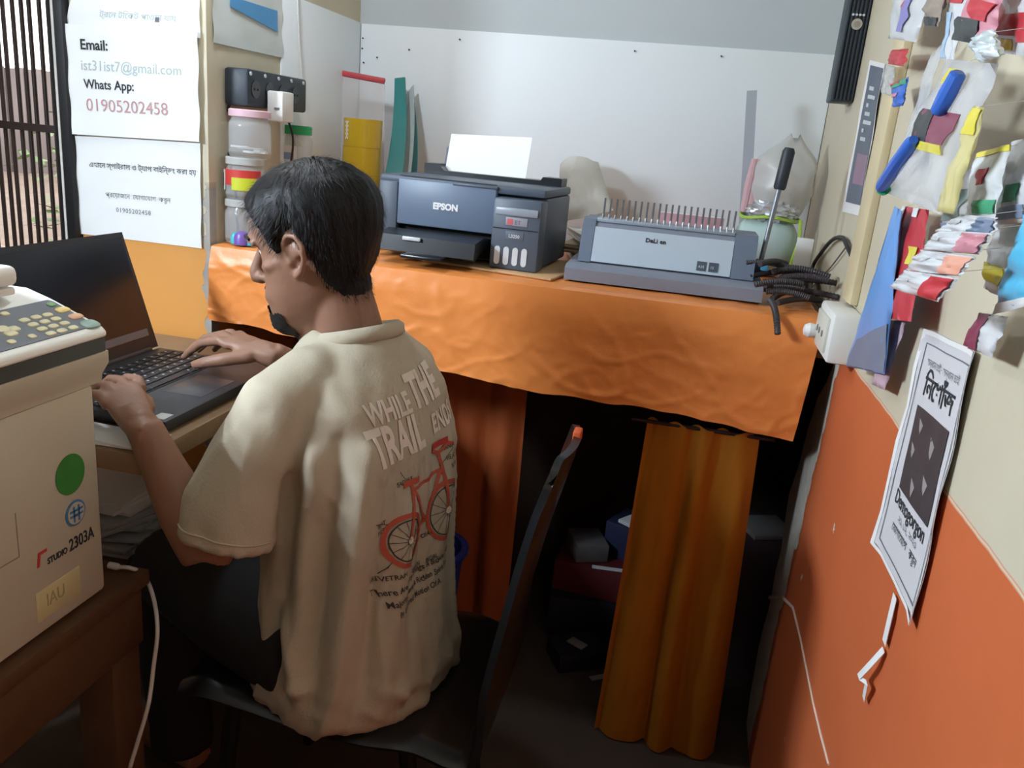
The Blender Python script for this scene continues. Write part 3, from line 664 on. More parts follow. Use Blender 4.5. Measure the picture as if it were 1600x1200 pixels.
# ------------------------------------------------------------------ right corner of the shelf
P = [pix(x, y, 'Y', 2.20) for x, y in [(1167, 142), (1183, 141), (1181, 330), (1163, 330)]]
for i in (2, 3): P[i] = Vector((P[i].x, 2.14, SZ + .004))
g = G(); g.sheet(lambda u, v: bil(P, u, v), 2, 6, .002); solo('ruler', g, mat('grey_ruler', (176, 180, 190), .4, metal=.2), 'long grey ruler standing in the back right corner', 'ruler')
bagc = pix(1222, 240, 'Y', 2.12)
t = thing('clear_bag', 'hazy clear plastic bag of scraps in the back right corner', 'bag', (bagc.x, 2.12, SZ + .004))
def bagfn(g, c, rx, ry, z0, z1, m, nm, seed, top=.4, amp=.16, n=30):
    rings = []
    for i in range(17):
        v = i / 16; k = math.sin(PI * (.12 + .80 * v)) ** .6 * (1 - (1 - top) * max(0, v - .72) / .28)
        rings.append([(c[0] + rx * k * (1 + amp * fbm(math.cos(q) * 1.6 + seed, math.sin(q) * 1.6, v * 3.2)) * math.cos(q) + .02 * v * v * math.sin(seed), c[1] + ry * k * (1 + amp * fbm(math.cos(q) * 1.6, math.sin(q) * 1.6 + seed, v * 3.2)) * math.sin(q), z0 + (z1 - z0) * v * (1 + .06 * math.sin(q * 2 + seed) * v)) for q in [2 * PI * j / n for j in range(n)]])
    g.loft(rings); return g
bx_ = bagc.x
g = bagfn(G(), (bx_ + .01, 2.15), .078, .07, SZ + .13, SZ + .33, None, '', 1.0, .35); part('film', g, M_haze, t, world=True, ang=60)
g = lump('', (bx_ + .022, 2.15, SZ + .205), (.036, .035, .050), None, '', '', .35, 5, 2.5); part('tan_scrap', g, mat('tan_scrap', (206, 170, 128), .7, var=.15), t, world=True, ang=40)
g = lump('', (bx_ + .0, 2.11, SZ + .158), (.058, .04, .028), None, '', '', .4, 9, 3); part('foil_scrap', g, mat('foil', (206, 208, 212), .25, metal=.5), t, world=True, ang=30)
g = G(); c0 = pix(1178, 270, 'Y', 2.12)
for k in range(3): g.tube([(c0.x - .008 + k * .012, 2.13, SZ + .15), (c0.x - .006 + k * .013, 2.125, SZ + .21), (c0.x - .002 + k * .012, 2.13, SZ + .275)], [.009, .012, .008], 10)
part('pink_cloth', g, mat('pink_cloth', (206, 168, 172), .8), t, world=True)
# green rimmed lower bag
t2 = thing('green_bag', 'pale teal plastic bag with lime green rim under the clear bag', 'bag', (bx_ - .005, 2.12, SZ + .004))
g = bagfn(G(), (bx_ - .003, 2.13), .078, .062, SZ + .004, SZ + .155, None, '', 3.0, .9, .08); part('bag_body', g, mat('pale_teal', (186, 208, 206), .35, var=.1, spec=.6), t2, world=True, ang=60)
g = G(); rimp = [(bx_ - .003 + .075 * math.cos(q) * .93, 2.13 + .058 * math.sin(q), SZ + .142 + .004 * math.sin(3 * q)) for q in [2 * PI * j / 28 for j in range(29)]]; g.tube(rimp, .004, 6); part('rim', g, mat('lime_rim', (170, 204, 84), .4), t2, world=True)
g = G(); g.tube([(bx_ + .066, 2.085, SZ + .145), (bx_ + .070, 2.08, SZ + .10), (bx_ + .06, 2.075, SZ + .04)], .004, 6); part('side_rim', g, MATS['lime_rim'], t2, world=True)
# small cards in the corner
a = pix(1256, 390, 'Y', 1.98)
g = G(); g.box((a.x, 1.98, SZ + .075), (.036, .03, .075), .001, rz=-.1); solo('small_box', g, M_wht, 'small white box on a dark book at the right end of the shelf', 'box')
g = G(); g.box((a.x - .004, 1.97, SZ + .020), (.07, .07, .032), .002, rz=-.12); bk = solo('book', g, mat('maroon_cover', (74, 52, 56), .6, var=.2), 'dark maroon book with white lettering under the small white box', 'book')
part('lettering', text('187', .016, (a.x - .03, 1.9335, SZ + .013), (1, -.12, 0), (0, 0, 1)), M_lite, bk, world=True)
# loose black comb spines
def spine(p0, p1, p2, r, label):
    g = G(); pts = []; rad = []; N_ = 44
    for i in range(N_ + 1):
        s = i / N_; pts.append(Vector(p0) * (1 - s) ** 2 + Vector(p1) * 2 * s * (1 - s) + Vector(p2) * s * s); rad.append(r if i % 2 else r * .8)
    g.tube(pts, rad, 8); return solo('comb_spine', g, mat('comb_black', (54, 50, 54), .55, var=.2), label, 'comb spine', 'loose comb spines at the shelf corner', ang=50)
random.seed(11)
cx0, cy0 = .205, 1.66
for k in range(15):
    a = random.uniform(-.5, 2.2); L = random.uniform(.04, .075); c = Vector((cx0 + random.uniform(-.045, .035), cy0 + random.uniform(-.03, .10), SZ + .012 + .0045 * k))
    d_ = Vector((math.cos(a), math.sin(a) * .9, random.uniform(-.06, .12))) * L
    c.x = min(c.x, .235); spine(c - d_, c + Vector((0, 0, .012)), c + d_, .0065, 'dark plastic comb spine in the heap right of the binding machine')
p = pix(1218, 470, 'Y', 1.60)
spine((.17, 1.62, SZ + .018), (.178, 1.572, SZ + .020), (.186, 1.545, SZ - .03), .0065, 'dark comb spine hanging over the front edge of the orange cloth')
cable([(.255, 1.72, SZ + .02)] + [onR(x, y, .010) for x, y in [(1276, 420), (1291, 395), (1308, 376), (1324, 372), (1332, 385)]] + [onR(1334, 400, .004)], .0042, M_cab, 'thick black cable looping against the beige right wall')
cable([(.24, 1.70, SZ + .02)] + [onR(x, y, .006) for x, y in [(1282, 440), (1305, 415), (1328, 385)]], .0016, mat('cable_grey', (120, 116, 108), .6), 'thin grey wire under the thick black cable loop')
# batten, socket box, tower speaker on the right wall
b0 = onR(1372, 60, 0); yb0, yb1 = onR(1326, 470, 0).y, onR(1342, 470, 0).y
g = G(); g.bx(RX - .014, RX - .0003, min(yb0, yb1), max(yb0, yb1), 1.075, CEIL - .002, .002); solo('wall_batten', g, mat('batten_cream', (214, 198, 160), .6, var=.1), 'cream vertical batten on the right wall above the white socket box', 'batten')
t = thing('socket_box', 'white surface mounted socket box at the corner of the orange cloth', 'socket box', (RX, 1.50, .985))
g = G(); g.bx(-.050, -.0005, -.075, .075, 0, .085, .006); part('case', g, M_wht, t)
g = G(); g.bx(-.055, -.049, -.05, .06, .012, .072, .002); fp = part('face_plate', g, mat('aged_white', (214, 212, 200), .5), t)
for y in (-.02, .012, .036):
    g = G(); g.cyl((-.0560, y, .04), (-.0548, y, .04), .006, n=12); part('socket_hole', g, mat('socket_grey', (110, 108, 104), .6), fp)
g = G(); g.lathe([(.004, 0), (.012, .0), (.014, .012), (.010, .020), (.003, .022)], n=14, M=Matrix.Translation((-.0548, .05, .03)) @ Matrix.Rotation(-PI / 2, 4, 'Y')); part('plug', g, M_wht, t)
ya = 1.98; p0 = pix(1297, 158, 'Y', ya); p1 = pix(1331, 160, 'Y', ya)
t = thing('tower_speaker', 'black ribbed speaker with round silver emblem high on the right wall', 'speaker', (p0.x, ya, p0.z))
w_ = RX - .001 - p0.x; h_ = .40
g = G(); g.bx(0, w_, 0, .07, 0, h_, .004); part('case', g, mat('speaker_black', (46, 54, 62), .45), t)
for k in range(6):
    g = G(); x = .004 + (w_ - .008) * k / 5; g.bx(x - .002, x + .002, -.004, .001, .004, h_ - .004, .001); part('rib', g, MATS['speaker_black'], t)
pe = pix(1329, 38, 'Y', ya); 
g = G(); g.prism([(.011 * math.cos(a), .011 * math.sin(a)) for a in [i * PI / 10 for i in range(20)]], (w_ * .5, -.0045, pe.z - p0.z), (1, 0, 0), (0, 0, 1), (0, -1, 0), .003); em = part('emblem', g, mat('silver_emblem', (190, 186, 176), .35, metal=.5), t)
g = G(); g.prism([(.006 * math.cos(a), .006 * math.sin(a)) for a in [i * PI / 10 for i in range(20)]], (w_ * .5, -.0075, pe.z - p0.z), (1, 0, 0), (0, 0, 1), (0, -1, 0), .001); part('emblem_core', g, mat('emblem_core', (150, 140, 130), .4), em)
for k in range(4):
    g = G(); g.prism([(.0028 * math.cos(a), .0024 * math.sin(a)) for a in [i * PI / 5 for i in range(10)]], (w_ * .5 - .0105 + k * .007, -.0045, pe.z - p0.z + .0185), (1, 0, 0), (0, 0, 1), (0, -1, 0), .0015); part('badge_dot', g, M_lite, t)
# ------------------------------------------------------------------ photocopier and its table
def pplane(x, y, p0, n):
    dr = Vector(CM @ np.array([x - 800, y - 600, FPX])); e = Vector(EYE); n = Vector(n); return e + dr * ((Vector(p0) - e).dot(n) / dr.dot(n))
XF, YF, YN = -.757, .925, .35
TZ = .612
M_cop = mat('copier_ivory', (198, 190, 170), .5, var=.03); M_cop2 = mat('copier_white', (244, 243, 236), .45, var=.02); M_band = mat('copier_band', (62, 66, 64), .5); M_pan = mat('panel_slate', (92, 98, 108), .5, var=.04)
yp = YF + .016
A = pix(167, 510, 'Y', yp); A2 = pix(168, 526, 'Y', yp); A3 = pix(168, 547, 'Y', yp); A4 = pix(169, 561, 'Y', yp); A5 = pix(143, 600, 'Y', YF); B = pix(82, 466, 'Y', yp); Bk = pix(44, 452, 'Y', yp)
XP = A.x; L_ = yp - YN
cop = thing('photocopier', 'ivory photocopier with dark button panel on a wooden table, cut by the left frame', 'photocopier', (-1.02, .64, TZ))
def xz(l, y, depth): 
    return G().prism([(p[0], p[1]) for p in l], (0, y, 0), (1, 0, 0), (0, 0, 1), (0, -1, 0), depth)
g = G(); g.bx(-1.28, XF, YN, YF, TZ + .008, A5.z, .006)
body = part('body', g, M_cop, cop, world=True)
for x in (-1.22, -.82):
    for y in (.42, .86): g = G(); g.cyl((x, y, TZ), (x, y, TZ + .01), .02); part('foot', g, M_blk, cop, world=True)
g = xz([(-1.28, A5.z), (XF, A5.z), (XF + .002, A5.z + .012), (XP, A4.z - .004), (XP, A3.z), (-1.28, A3.z)], yp, L_); part('flared_top', g, M_cop, cop, world=True)
g = xz([(-1.28, A3.z), (XP - .002, A3.z), (XP - .002, A2.z), (-1.28, A2.z)], yp - .002, L_ - .004); part('dark_band', g, M_band, cop, world=True)
top = [(-1.28, A2.z), (XP, A2.z), (XP + .001, A.z - .006), (XP - .006, A.z), (B.x, B.z), (Bk.x, Bk.z + .003), (-1.28, Bk.z + .003)]
g = xz(top, yp, L_)
bmv = g
lidp = part('panel_housing', g, M_cop2, cop, world=True)
bv = lidp.modifiers.new('bevel', 'BEVEL'); bv.width = .006; bv.segments = 3; bv.limit_method = 'ANGLE'; bv.angle_limit = math.radians(40)
# slanted control panel
pA, pB = Vector((A.x - .006, yp, A.z)), Vector((B.x, yp, B.z)); pn = nrm((pB - pA).cross(Vector((0, 1, 0))));
if pn.z < 0: pn = -pn
sd = nrm(pB - pA); W_ = (pB - pA).length
def onp(f, y, h=0): return pA + sd * (W_ * f) + Vector((0, y - yp, 0)) + pn * h
pts = []
for (f, y) in [(.05, yp - .030), (.07, yp - .018), (.14, yp - .010), (.90, yp - .008), (.97, yp - .012)]: pts.append(onp(f, y))
pts += [onp(.97, YN + .02), onp(.05, YN + .02)]
g = G(); g.loft([pts, [p + pn * .0012 for p in pts]]); pan = part('control_panel', g, M_pan, cop, world=True)
M_btn = mat('button_cream', (230, 222, 178), .45, var=0)
def oval(x, y, a, b, m, nm='button', rnd=16):
    c = pplane(x, y, pA, pn) + pn * .0012; u = Vector((0, 1, 0)); w2 = sd
    g = G(); P0 = [c + u * a * math.copysign(abs(math.cos(t)) ** .7, math.cos(t)) + w2 * b * math.copysign(abs(math.sin(t)) ** .7, math.sin(t)) for t in [2 * PI * k / rnd for k in range(rnd)]]
    g.loft([P0, [c + (p - c) * .94 + pn * .0010 for p in P0], [c + (p - c) * .82 + pn * .0015 for p in P0]]); return part(nm, g, m, cop, world=True)
kp = [[(162, 523), (240, 503), (317, 487)], [(220, 552), (298, 533), (373, 514)], [(280, 581), (356, 562), (431, 543)], [(338, 611), (413, 592), (488, 572)]]
for row in kp:
    for (x, y) in row: 
        o = oval(x * .2334, 380 + y * .2334, .0080, .0046, M_btn)
oval(417 * .2334, 380 + 452 * .2334, .012, .0065, mat('button_amber', (232, 204, 120), .45, var=0)); oval(505 * .2334, 380 + 496 * .2334, .012, .0065, mat('button_orange', (224, 170, 130), .45, var=0))
oval(600 * .2334, 380 + 547 * .2334, .015, .010, mat('button_green', (136, 164, 150), .45, var=0)); oval(343 * .2334, 380 + 418 * .2334, .007, .005, mat('button_leaf', (110, 150, 96), .45, var=0))
for (x, y, a, b) in [(212, 631, .006, .0045), (75, 668, .006, .0045), (32, 480, .006, .0045), (92, 580, .008, .006), (72, 612, .009, .006), (15, 582, .010, .007), (-60, 640, .006, .0045), (-70, 560, .012, .007)]: oval(x * .2334, 380 + y * .2334, a, b, M_btn)
# platen cover
C1 = pix(23, 424, 'Y', .89); C0 = pix(20, 447, 'Y', .89)
g = G(); g.bx(-1.30, C1.x, YN, .89, Bk.z + .004, C0.z, .004); part('scanner_deck', g, M_cop2, cop, world=True)
g = G(); g.bx(-1.30, C1.x + .004, YN - .005, .894, C0.z + .001, pix(20, 414, 'Y', .89).z, .010, seg=3); part('platen_cover', g, M_cop2, cop, world=True)
# stickers and lettering on the front
def onF(x, y, h=.0008): p = pix(x, y, 'X', XF); return Vector((XF + h, p.y, p.z))
def disc(x, y, ry, rz_, m, nm, par, h=.0006, n=28):
    c = onF(x, y, h); g = G(); g.prism([(ry * math.cos(a), rz_ * math.sin(a)) for a in [2 * PI * k / n for k in range(n)]], c, (0, 1, 0), (0, 0, 1), (1, 0, 0), .0008); return part(nm, g, m, par, world=True)
disc(109, 741, .0265, .0285, mat('green_sticker', (64, 138, 62), .5, var=.12, scale=60), 'green_sticker', cop)
bl = mat('logo_blue', (70, 132, 186), .5, var=0)
bs = disc(117, 801, .0185, .0185, bl, 'round_logo', cop); disc(117, 801, .0155, .0155, M_cop, 'logo_field', bs, .0016)
c = onF(117, 801, .0026)
for (y0, y1, z0, z1) in [(-.012, .012, .003, .006), (-.012, .012, -.004, -.001), (-.006, -.003, -.012, .011), (.003, .006, -.012, .011)]:
    g = G(); g.bx(c.x, c.x + .0006, c.y + y0, c.y + y1, c.z + z0, c.z + z1); part('logo_stroke', g, bl, bs, world=True)
ax = (0, 1, 0); az = (0, 0, 1)
o0 = onF(62, 886); 
part('logo_lettering', text('STUDIO', .0125, onF(74, 882), ax, az, ext=.0003, bold=.0003, xs=.80), M_ink, cop, world=True)
part('model_lettering', text('2303A', .025, onF(108, 862), ax, az, ext=.0003, bold=.0003, xs=.72), M_ink, cop, world=True)
g = G(); p = onF(58, 888, 0); g.prism([(0, 0), (.004, 0), (.007, .016), (.018, .016), (.018, .020), (.003, .020)], p, (0, 1, 0), (0, 0, 1), (1, 0, 0), .0008); part('red_logo', g, mat('logo_red', (196, 64, 62), .5, var=0), cop, world=True)
g = G(); p = onF(92, 928, 0); g.bx(p.x - .001, p.x + .0012, p.y - .04, p.y + .04, p.z - .022, p.z + .022, .001); wn = part('level_window', g, mat('window_cream', (206, 196, 150), .5), cop, world=True)
part('lettering', text('IAU', .026, onF(72, 948, .0014), ax, az, ext=.0003, xs=.8), mat('window_ink', (168, 158, 120), .6, var=0), wn, world=True)
g = G(); p = onF(30, 870, 0); p2 = onF(30, 750, 0); g.bx(XF - .001, XF + .0003, p.y - .14, p.y, p.z - .0008, p.z + .0008).bx(XF - .001, XF + .0003, p.y - .0008, p.y + .0008, p.z, p.z + .06); part('tray_seam', g, mat('seam_shadow', (140, 134, 118), .7), cop, world=True)

M_wood = mat('brown_wood', (92, 62, 40), .6, var=.25, scale=9, bump=.2, bscale=30)
tb = thing('copier_table', 'brown wooden table under the photocopier', 'table', (-1.02, .6, 0))
g = G(); g.bx(-1.33, -.742, .2, 1.005, TZ - .025, TZ, .003); part('table_top', g, M_wood, tb, world=True)
g = G(); g.bx(-.765, -.747, .22, .99, TZ - .12, TZ - .025, .002); part('apron', g, M_wood, tb, world=True)
g = G(); g.bx(-1.31, -.765, .975, .993, TZ - .12, TZ - .025, .002); part('apron', g, M_wood, tb, world=True)
for x, y in ((-.785, .955), (-.785, .25), (-1.29, .955), (-1.29, .25)):
    g = G(); g.bx(x - .032, x + .032, y - .032, y + .032, 0, TZ - .025, .003); part('leg', g, M_wood, tb, world=True)
g = G(); g.bx(-.79, -.775, .28, .925, .16, .22, .002); part('stretcher', g, M_wood, tb, world=True)
c0 = pix(185, 886, 'Z', TZ + .006)
cable([c0, pix(205, 888, 'Z', TZ + .008), pix(225, 899, 'Y', 1.014), pix(240, 935, 'Y', .99), pix(246, 985, 'Y', .96), pix(240, 1040, 'Y', .95), pix(232, 1100, 'Y', .93), pix(215, 1160, 'Y', .92), pix(200, 1215, 'Y', .91), pix(190, 1300, 'Y', .90)], .0032, M_cabw, 'thin white cable hanging down from the copier table edge')
g = G(); g.tube([c0 + Vector((-.016, 0, 0)), c0 + Vector((-.002, .0, 0)), c0 + Vector((.004, 0, 0))], [.0055, .0055, .003], 10); solo('cable_plug', g, M_cabw, 'white plug lying on the table beside the photocopier', 'plug')

# ------------------------------------------------------------------ desk with laptop
DZ = .822
dk = thing('work_desk', 'small worn wooden desk under the laptop', 'desk', (-1.0, 1.26, 0))
g = G(); g.bx(-1.29, -.712, .962, 1.57, DZ - .032, DZ, .003); part('desk_top', g, mat('worn_wood', (140, 112, 82), .7, var=.3, scale=10, bump=.2), dk, world=True)
for x, y in ((-1.26, 1.05), (-1.26, 1.54), (-.79, 1.54)):
    g = G(); g.bx(x - .022, x + .022, y - .022, y + .022, 0, DZ - .032, .002); part('leg', g, M_wood, dk, world=True)
g = G(); g.bx(-1.24, -.81, 1.52, 1.545, DZ - .10, DZ - .034, .002); part('apron', g, M_wood, dk, world=True)
g = G(); g.box((-.80, 1.003, DZ + .003), (.16, .07, .004), .001, rz=.06); g.box((-.81, 1.0, DZ + .0068), (.15, .06, .003), .001, rz=-.05); solo('paper_stack', g, M_paper, 'white paper scraps on the desk edge beside the left hand', 'paper')
lap = thing('laptop', 'open black laptop on the small desk', 'laptop', (-.865, 1.225, DZ))
M_lap = mat('laptop_black', (40, 40, 44), .45, var=.05); M_key = mat('key_black', (26, 26, 30), .5, var=0)
g = G(); g.bx(-.995, -.733, 1.045, 1.405, DZ + .003, DZ + .022, .004); part('base', g, M_lap, lap, world=True)
for x in (-.98, -.75):
    for y in (1.06, 1.39): g = G(); g.cyl((x, y, DZ), (x, y, DZ + .004), .008); part('rubber_foot', g, M_blk, lap, world=True)
zt = DZ + .022
g = G(); g.bx(-.968, -.838, 1.06, 1.392, zt, zt + .0006); part('key_well', g, M_slot, lap, world=True)
g = G(); lt = G()
for rI in range(6):
    xk = -.958 + rI * .0212; n = 15; 
    for k in range(n):
        if rI == 5 and 4 < k < 10:
            if k > 5: continue
            g.bx(xk - .008, xk + .008, 1.064 + k * .0217, 1.064 + (k + 5) * .0217 - .003, zt + .0005, zt + .0022, .0006, seg=1); continue
        y0 = 1.064 + k * .0217; g.bx(xk - .0088, xk + .0088, y0, y0 + .0186, zt + .0005, zt + .0022, .0006, seg=1)
        lt.bx(xk - .004, xk, y0 + .007, y0 + .010, zt + .0021, zt + .0024)
kb = part('keyboard', g, M_key, lap, world=True, kind='stuff'); part('key_print', lt, mat('key_legend', (196, 196, 196), .5, var=0), kb, world=True, kind='stuff')
g = G(); g.bx(-.825, -.752, 1.17, 1.275, zt - .0002, zt + .0005, .0002); part('touchpad', g, mat('touchpad', (52, 52, 56), .35), lap, world=True)
g = G(); g.bx(-.762, -.741, 1.052, 1.077, zt - .0002, zt + .0005, .0002); part('sticker', g, M_lite, lap, world=True)
hx, hz = -.995, DZ + .020; tx_, tz_ = -1.066, 1.064
ud = nrm((tx_ - hx, 0, tz_ - hz)); Ls = math.hypot(tx_ - hx, tz_ - hz); nS = Vector((ud.z, 0, -ud.x))
def scr(y, h, o): return Vector((hx, y, hz)) + ud * h + nS * o
def sbox(y0, y1, h0, h1, o0, o1): 
    g = G(); g.loft([[scr(y0, h0, o0), scr(y1, h0, o0), scr(y1, h1, o0), scr(y0, h1, o0)], [scr(y0, h0, o1), scr(y1, h0, o1), scr(y1, h1, o1), scr(y0, h1, o1)]]); return g
ld = part('screen_lid', sbox(1.045, 1.405, .004, Ls, -.007, 0), M_lap, lap, world=True)
part('display', sbox(1.053, 1.397, .028, Ls - .010, -.0002, .0006), mat('display_dark', (20, 22, 28), .22, var=0), ld, world=True)
part('task_bar', sbox(1.058, 1.388, .030, .044, .0005, .0009), mat('taskbar_grey', (92, 92, 98), .3, var=0, emit=.08), ld, world=True)
g = G(); g.cyl((hx - .002, 1.07, hz + .002), (hx - .002, 1.38, hz + .002), .006, n=12); part('hinge', g, M_lap, lap, world=True)
g = G(); g.tube([pix(x, y, 'Y', 1.5) for x, y in [(343, 512), (352, 522), (362, 535)]] , [.006, .006, .005], 8); 
# papers on a low stool under the desk
st = thing('low_stool', 'low dark stool holding papers beneath the desk', 'stool', (-1.12, 1.36, 0))
g = G(); g.bx(-1.27, -.972, 1.20, 1.50, .42, .445, .003); part('stool_top', g, M_wood, st, world=True)
for x in (-1.25, -.99):
    for y in (1.22, 1.48): g = G(); g.bx(x - .014, x + .014, y - .014, y + .014, 0, .42, .002); part('leg', g, M_wood, st, world=True)
random.seed(5); zz = .446
for k, lb in enumerate(['lowest grey paper bundle on the stool under the desk', 'second grey paper bundle on the stool under the desk', 'third grey paper bundle fanned on the stool under the desk', 'topmost white paper bundle on the stool under the desk']):
    g = G()
    for j in range(4): g.box((-1.105 + random.uniform(-.012, .012), 1.35 + random.uniform(-.012, .012), zz + .002 + j * .0075), (.27, .2, .0072), .001, rz=.3 * math.sin(k * 2.1) + random.uniform(-.12, .12))
    zz += .031; solo('paper_bundle', g, M_paper if k == 3 else mat('greyish_paper', (186, 188, 190), .8, var=.08), lb, 'paper')

# ------------------------------------------------------------------ chair
chx = [(-.70, .405), (-.66, .418), (-.58, .410), (-.48, .396), (-.38, .392), (-.30, .398)] 
bk_px = [(782, 1075), (800, 985), (826, 900), (850, 825), (876, 755), (900, 690)]
bkp = [pix(x, y, 'Y', 1.2) for x, y in bk_px]
prof = [Vector((x, 0, z)) for x, z in chx] + [Vector((p.x, 0, p.z)) for p in bkp]
def pf(v):
    s = v * (len(prof) - 1); i = min(int(s), len(prof) - 2); f = s - i
    p0, p1, p2, p3 = prof[max(i - 1, 0)], prof[i], prof[i + 1], prof[min(i + 2, len(prof) - 1)]
    return .5 * ((2 * p1) + (p2 - p0) * f + (2 * p0 - 5 * p1 + 4 * p2 - p3) * f * f + (3 * p1 - p0 - 3 * p2 + p3) * f ** 3)
M_ch = mat('chair_black', (22, 24, 26), .28, var=.1, spec=.5)
chr_ = thing('plastic_chair', 'black moulded plastic chair under the seated person', 'chair', (-.42, 1.21, 0))
def shell(v0, v1):
    def fn(u, v):
        V = v0 + (v1 - v0) * v; p = pf(V); k_ = max(0, V - .5) * 2; wd_ = .40 - .19 * k_; q = 1.201 - wd_ / 2 + wd_ * u; e = abs(u - .5) * 2
        dip = .012 * (1 - e * e) * (1 - V); roll = max(0, e - .9) * 10
        wrap = .02 * (e ** 2) * max(0, V - .5) * 2
        return Vector((p.x - wrap, q, p.z - dip - .02 * roll * roll * (1 - V) + (-.03 * max(0, e - .8) * 5 * max(0, V - .9) * 10 if V > .9 else 0)))
    return fn
g = G(); g.sheet(shell(0, .52), 24, 26, .012); part('seat', g, M_ch, chr_, world=True, ang=60)
g = G(); g.sheet(shell(.52, 1), 24, 26, .012); part('backrest', g, M_ch, chr_, world=True, ang=60)
for s in ():
    g = G(); ys_ = [1.0605, 1.36][s > 1.2]; e0_ = [pf(v) for v in [.5 + i * .05 for i in range(11)]]
    g.tube([(p.x + .006, s, p.z) for p in e0_], .008, 8); part('back_rib', g, M_ch, chr_, world=True)
for x, y, dx, dy in ((-.62, 1.04, -.03, -.02), (-.62, 1.37, -.03, .02), (-.32, 1.04, .05, -.02), (-.32, 1.37, .05, .02)):
    g = G(); g.tube([(x, y, .378), (x + dx, y + dy, 0)], [.015, .012], 10); part('leg', g, M_ch, chr_, world=True)
g = G(); p = bkp[-1]; g.bx(p.x - .009, p.x + .004, 1.22, 1.25, p.z - .012, p.z + .008, .003); part('orange_tag', g, MATS['orange_flake'], chr_, world=True)

# ------------------------------------------------------------------ clutter on the floor under the shelf
def clutter(nm, x, y, z, size, rz, m, label, cat):
    g = G(); g.box((x, y, z + size[2] / 2), size, .002, rz=rz); return solo(nm, g, m, label, cat)
M_blue = mat('blue_carton', (44, 52, 88), .6, var=.1); M_redc = mat('red_carton', (104, 30, 34), .7, var=.1); M_navy = mat('navy_carton', (32, 34, 48), .6)
clutter('carton', -.06, 2.12, .001, (.36, .26, .12), .1, M_navy, 'low navy carton on the floor at the back under the shelf', 'box')
clutter('carton', -.07, 2.10, .1225, (.30, .20, .09), -.08, M_redc, 'dark red carton lying on the low navy carton under the shelf', 'box')
clutter('carton', -.01, 2.12, .214, (.16, .12, .10), -.4, M_blue, 'dark blue carton on top of the dark red carton', 'box')
clutter('carton', -.15, 2.08, .214, (.09, .11, .05), .4, mat('grey_carton', (120, 118, 120), .7), 'small grey carton beside the blue one on the red carton', 'box')
clutter('carton', -.13, 1.885, .001, (.13, .10, .05), .5, M_navy, 'small navy box on the floor in front of the carton pile', 'box')
clutter('paper_packet', -.01, 2.11, .3155, (.09, .10, .010), -.6, M_paper, 'white paper packet lying on the blue carton', 'paper')
clutter('paper_packet', -.06, 2.01, .214, (.13, .016, .004), .1, M_paper, 'narrow white paper strip on the edge of the red carton', 'paper')
clutter('paper_packet', -.13, 1.88, .0525, (.05, .03, .004), -.5, mat('dim_paper', (150, 148, 146), .8), 'grey card on the small navy box', 'paper')
clutter('paper_packet', -.06, 1.83, .001, (.05, .018, .003), .6, MATS['dim_paper'], 'small paper scrap on the floor beside the small navy box', 'paper')
clutter('carton', .30, 2.05, .001, (.16, .2, .40), .1, mat('mauve_carton', (84, 68, 74), .7), 'tall mauve carton between the yellow curtain and the orange wall', 'box')
clutter('paper_packet', .30, 2.02, .402, (.12, .12, .012), .4, MATS['dim_paper'], 'grey papers on the tall mauve carton', 'paper')
a = pix(706, 880, 'Y', 1.80)
t = thing('blue_bin', 'blue plastic bin behind the back of the person', 'bin', (a.x - .05, 1.72, .001))
g = G(); g.loft([[(r_ * math.cos(q), r_ * math.sin(q), z_) for q in [2 * PI * k / 24 for k in range(24)]] for r_, z_ in [(.07, 0), (.095, .33), (.102, .33), (.102, .345), (.090, .345), (.066, .006)]]); part('shell', g, mat('blue_plastic', (38, 66, 160), .4), t)
g = G(); g.tube([(.102 * math.cos(q), .102 * math.sin(q), .34) for q in [2 * PI * k / 24 for k in range(25)]], .006, 6); part('rim', g, MATS['blue_plastic'], t)

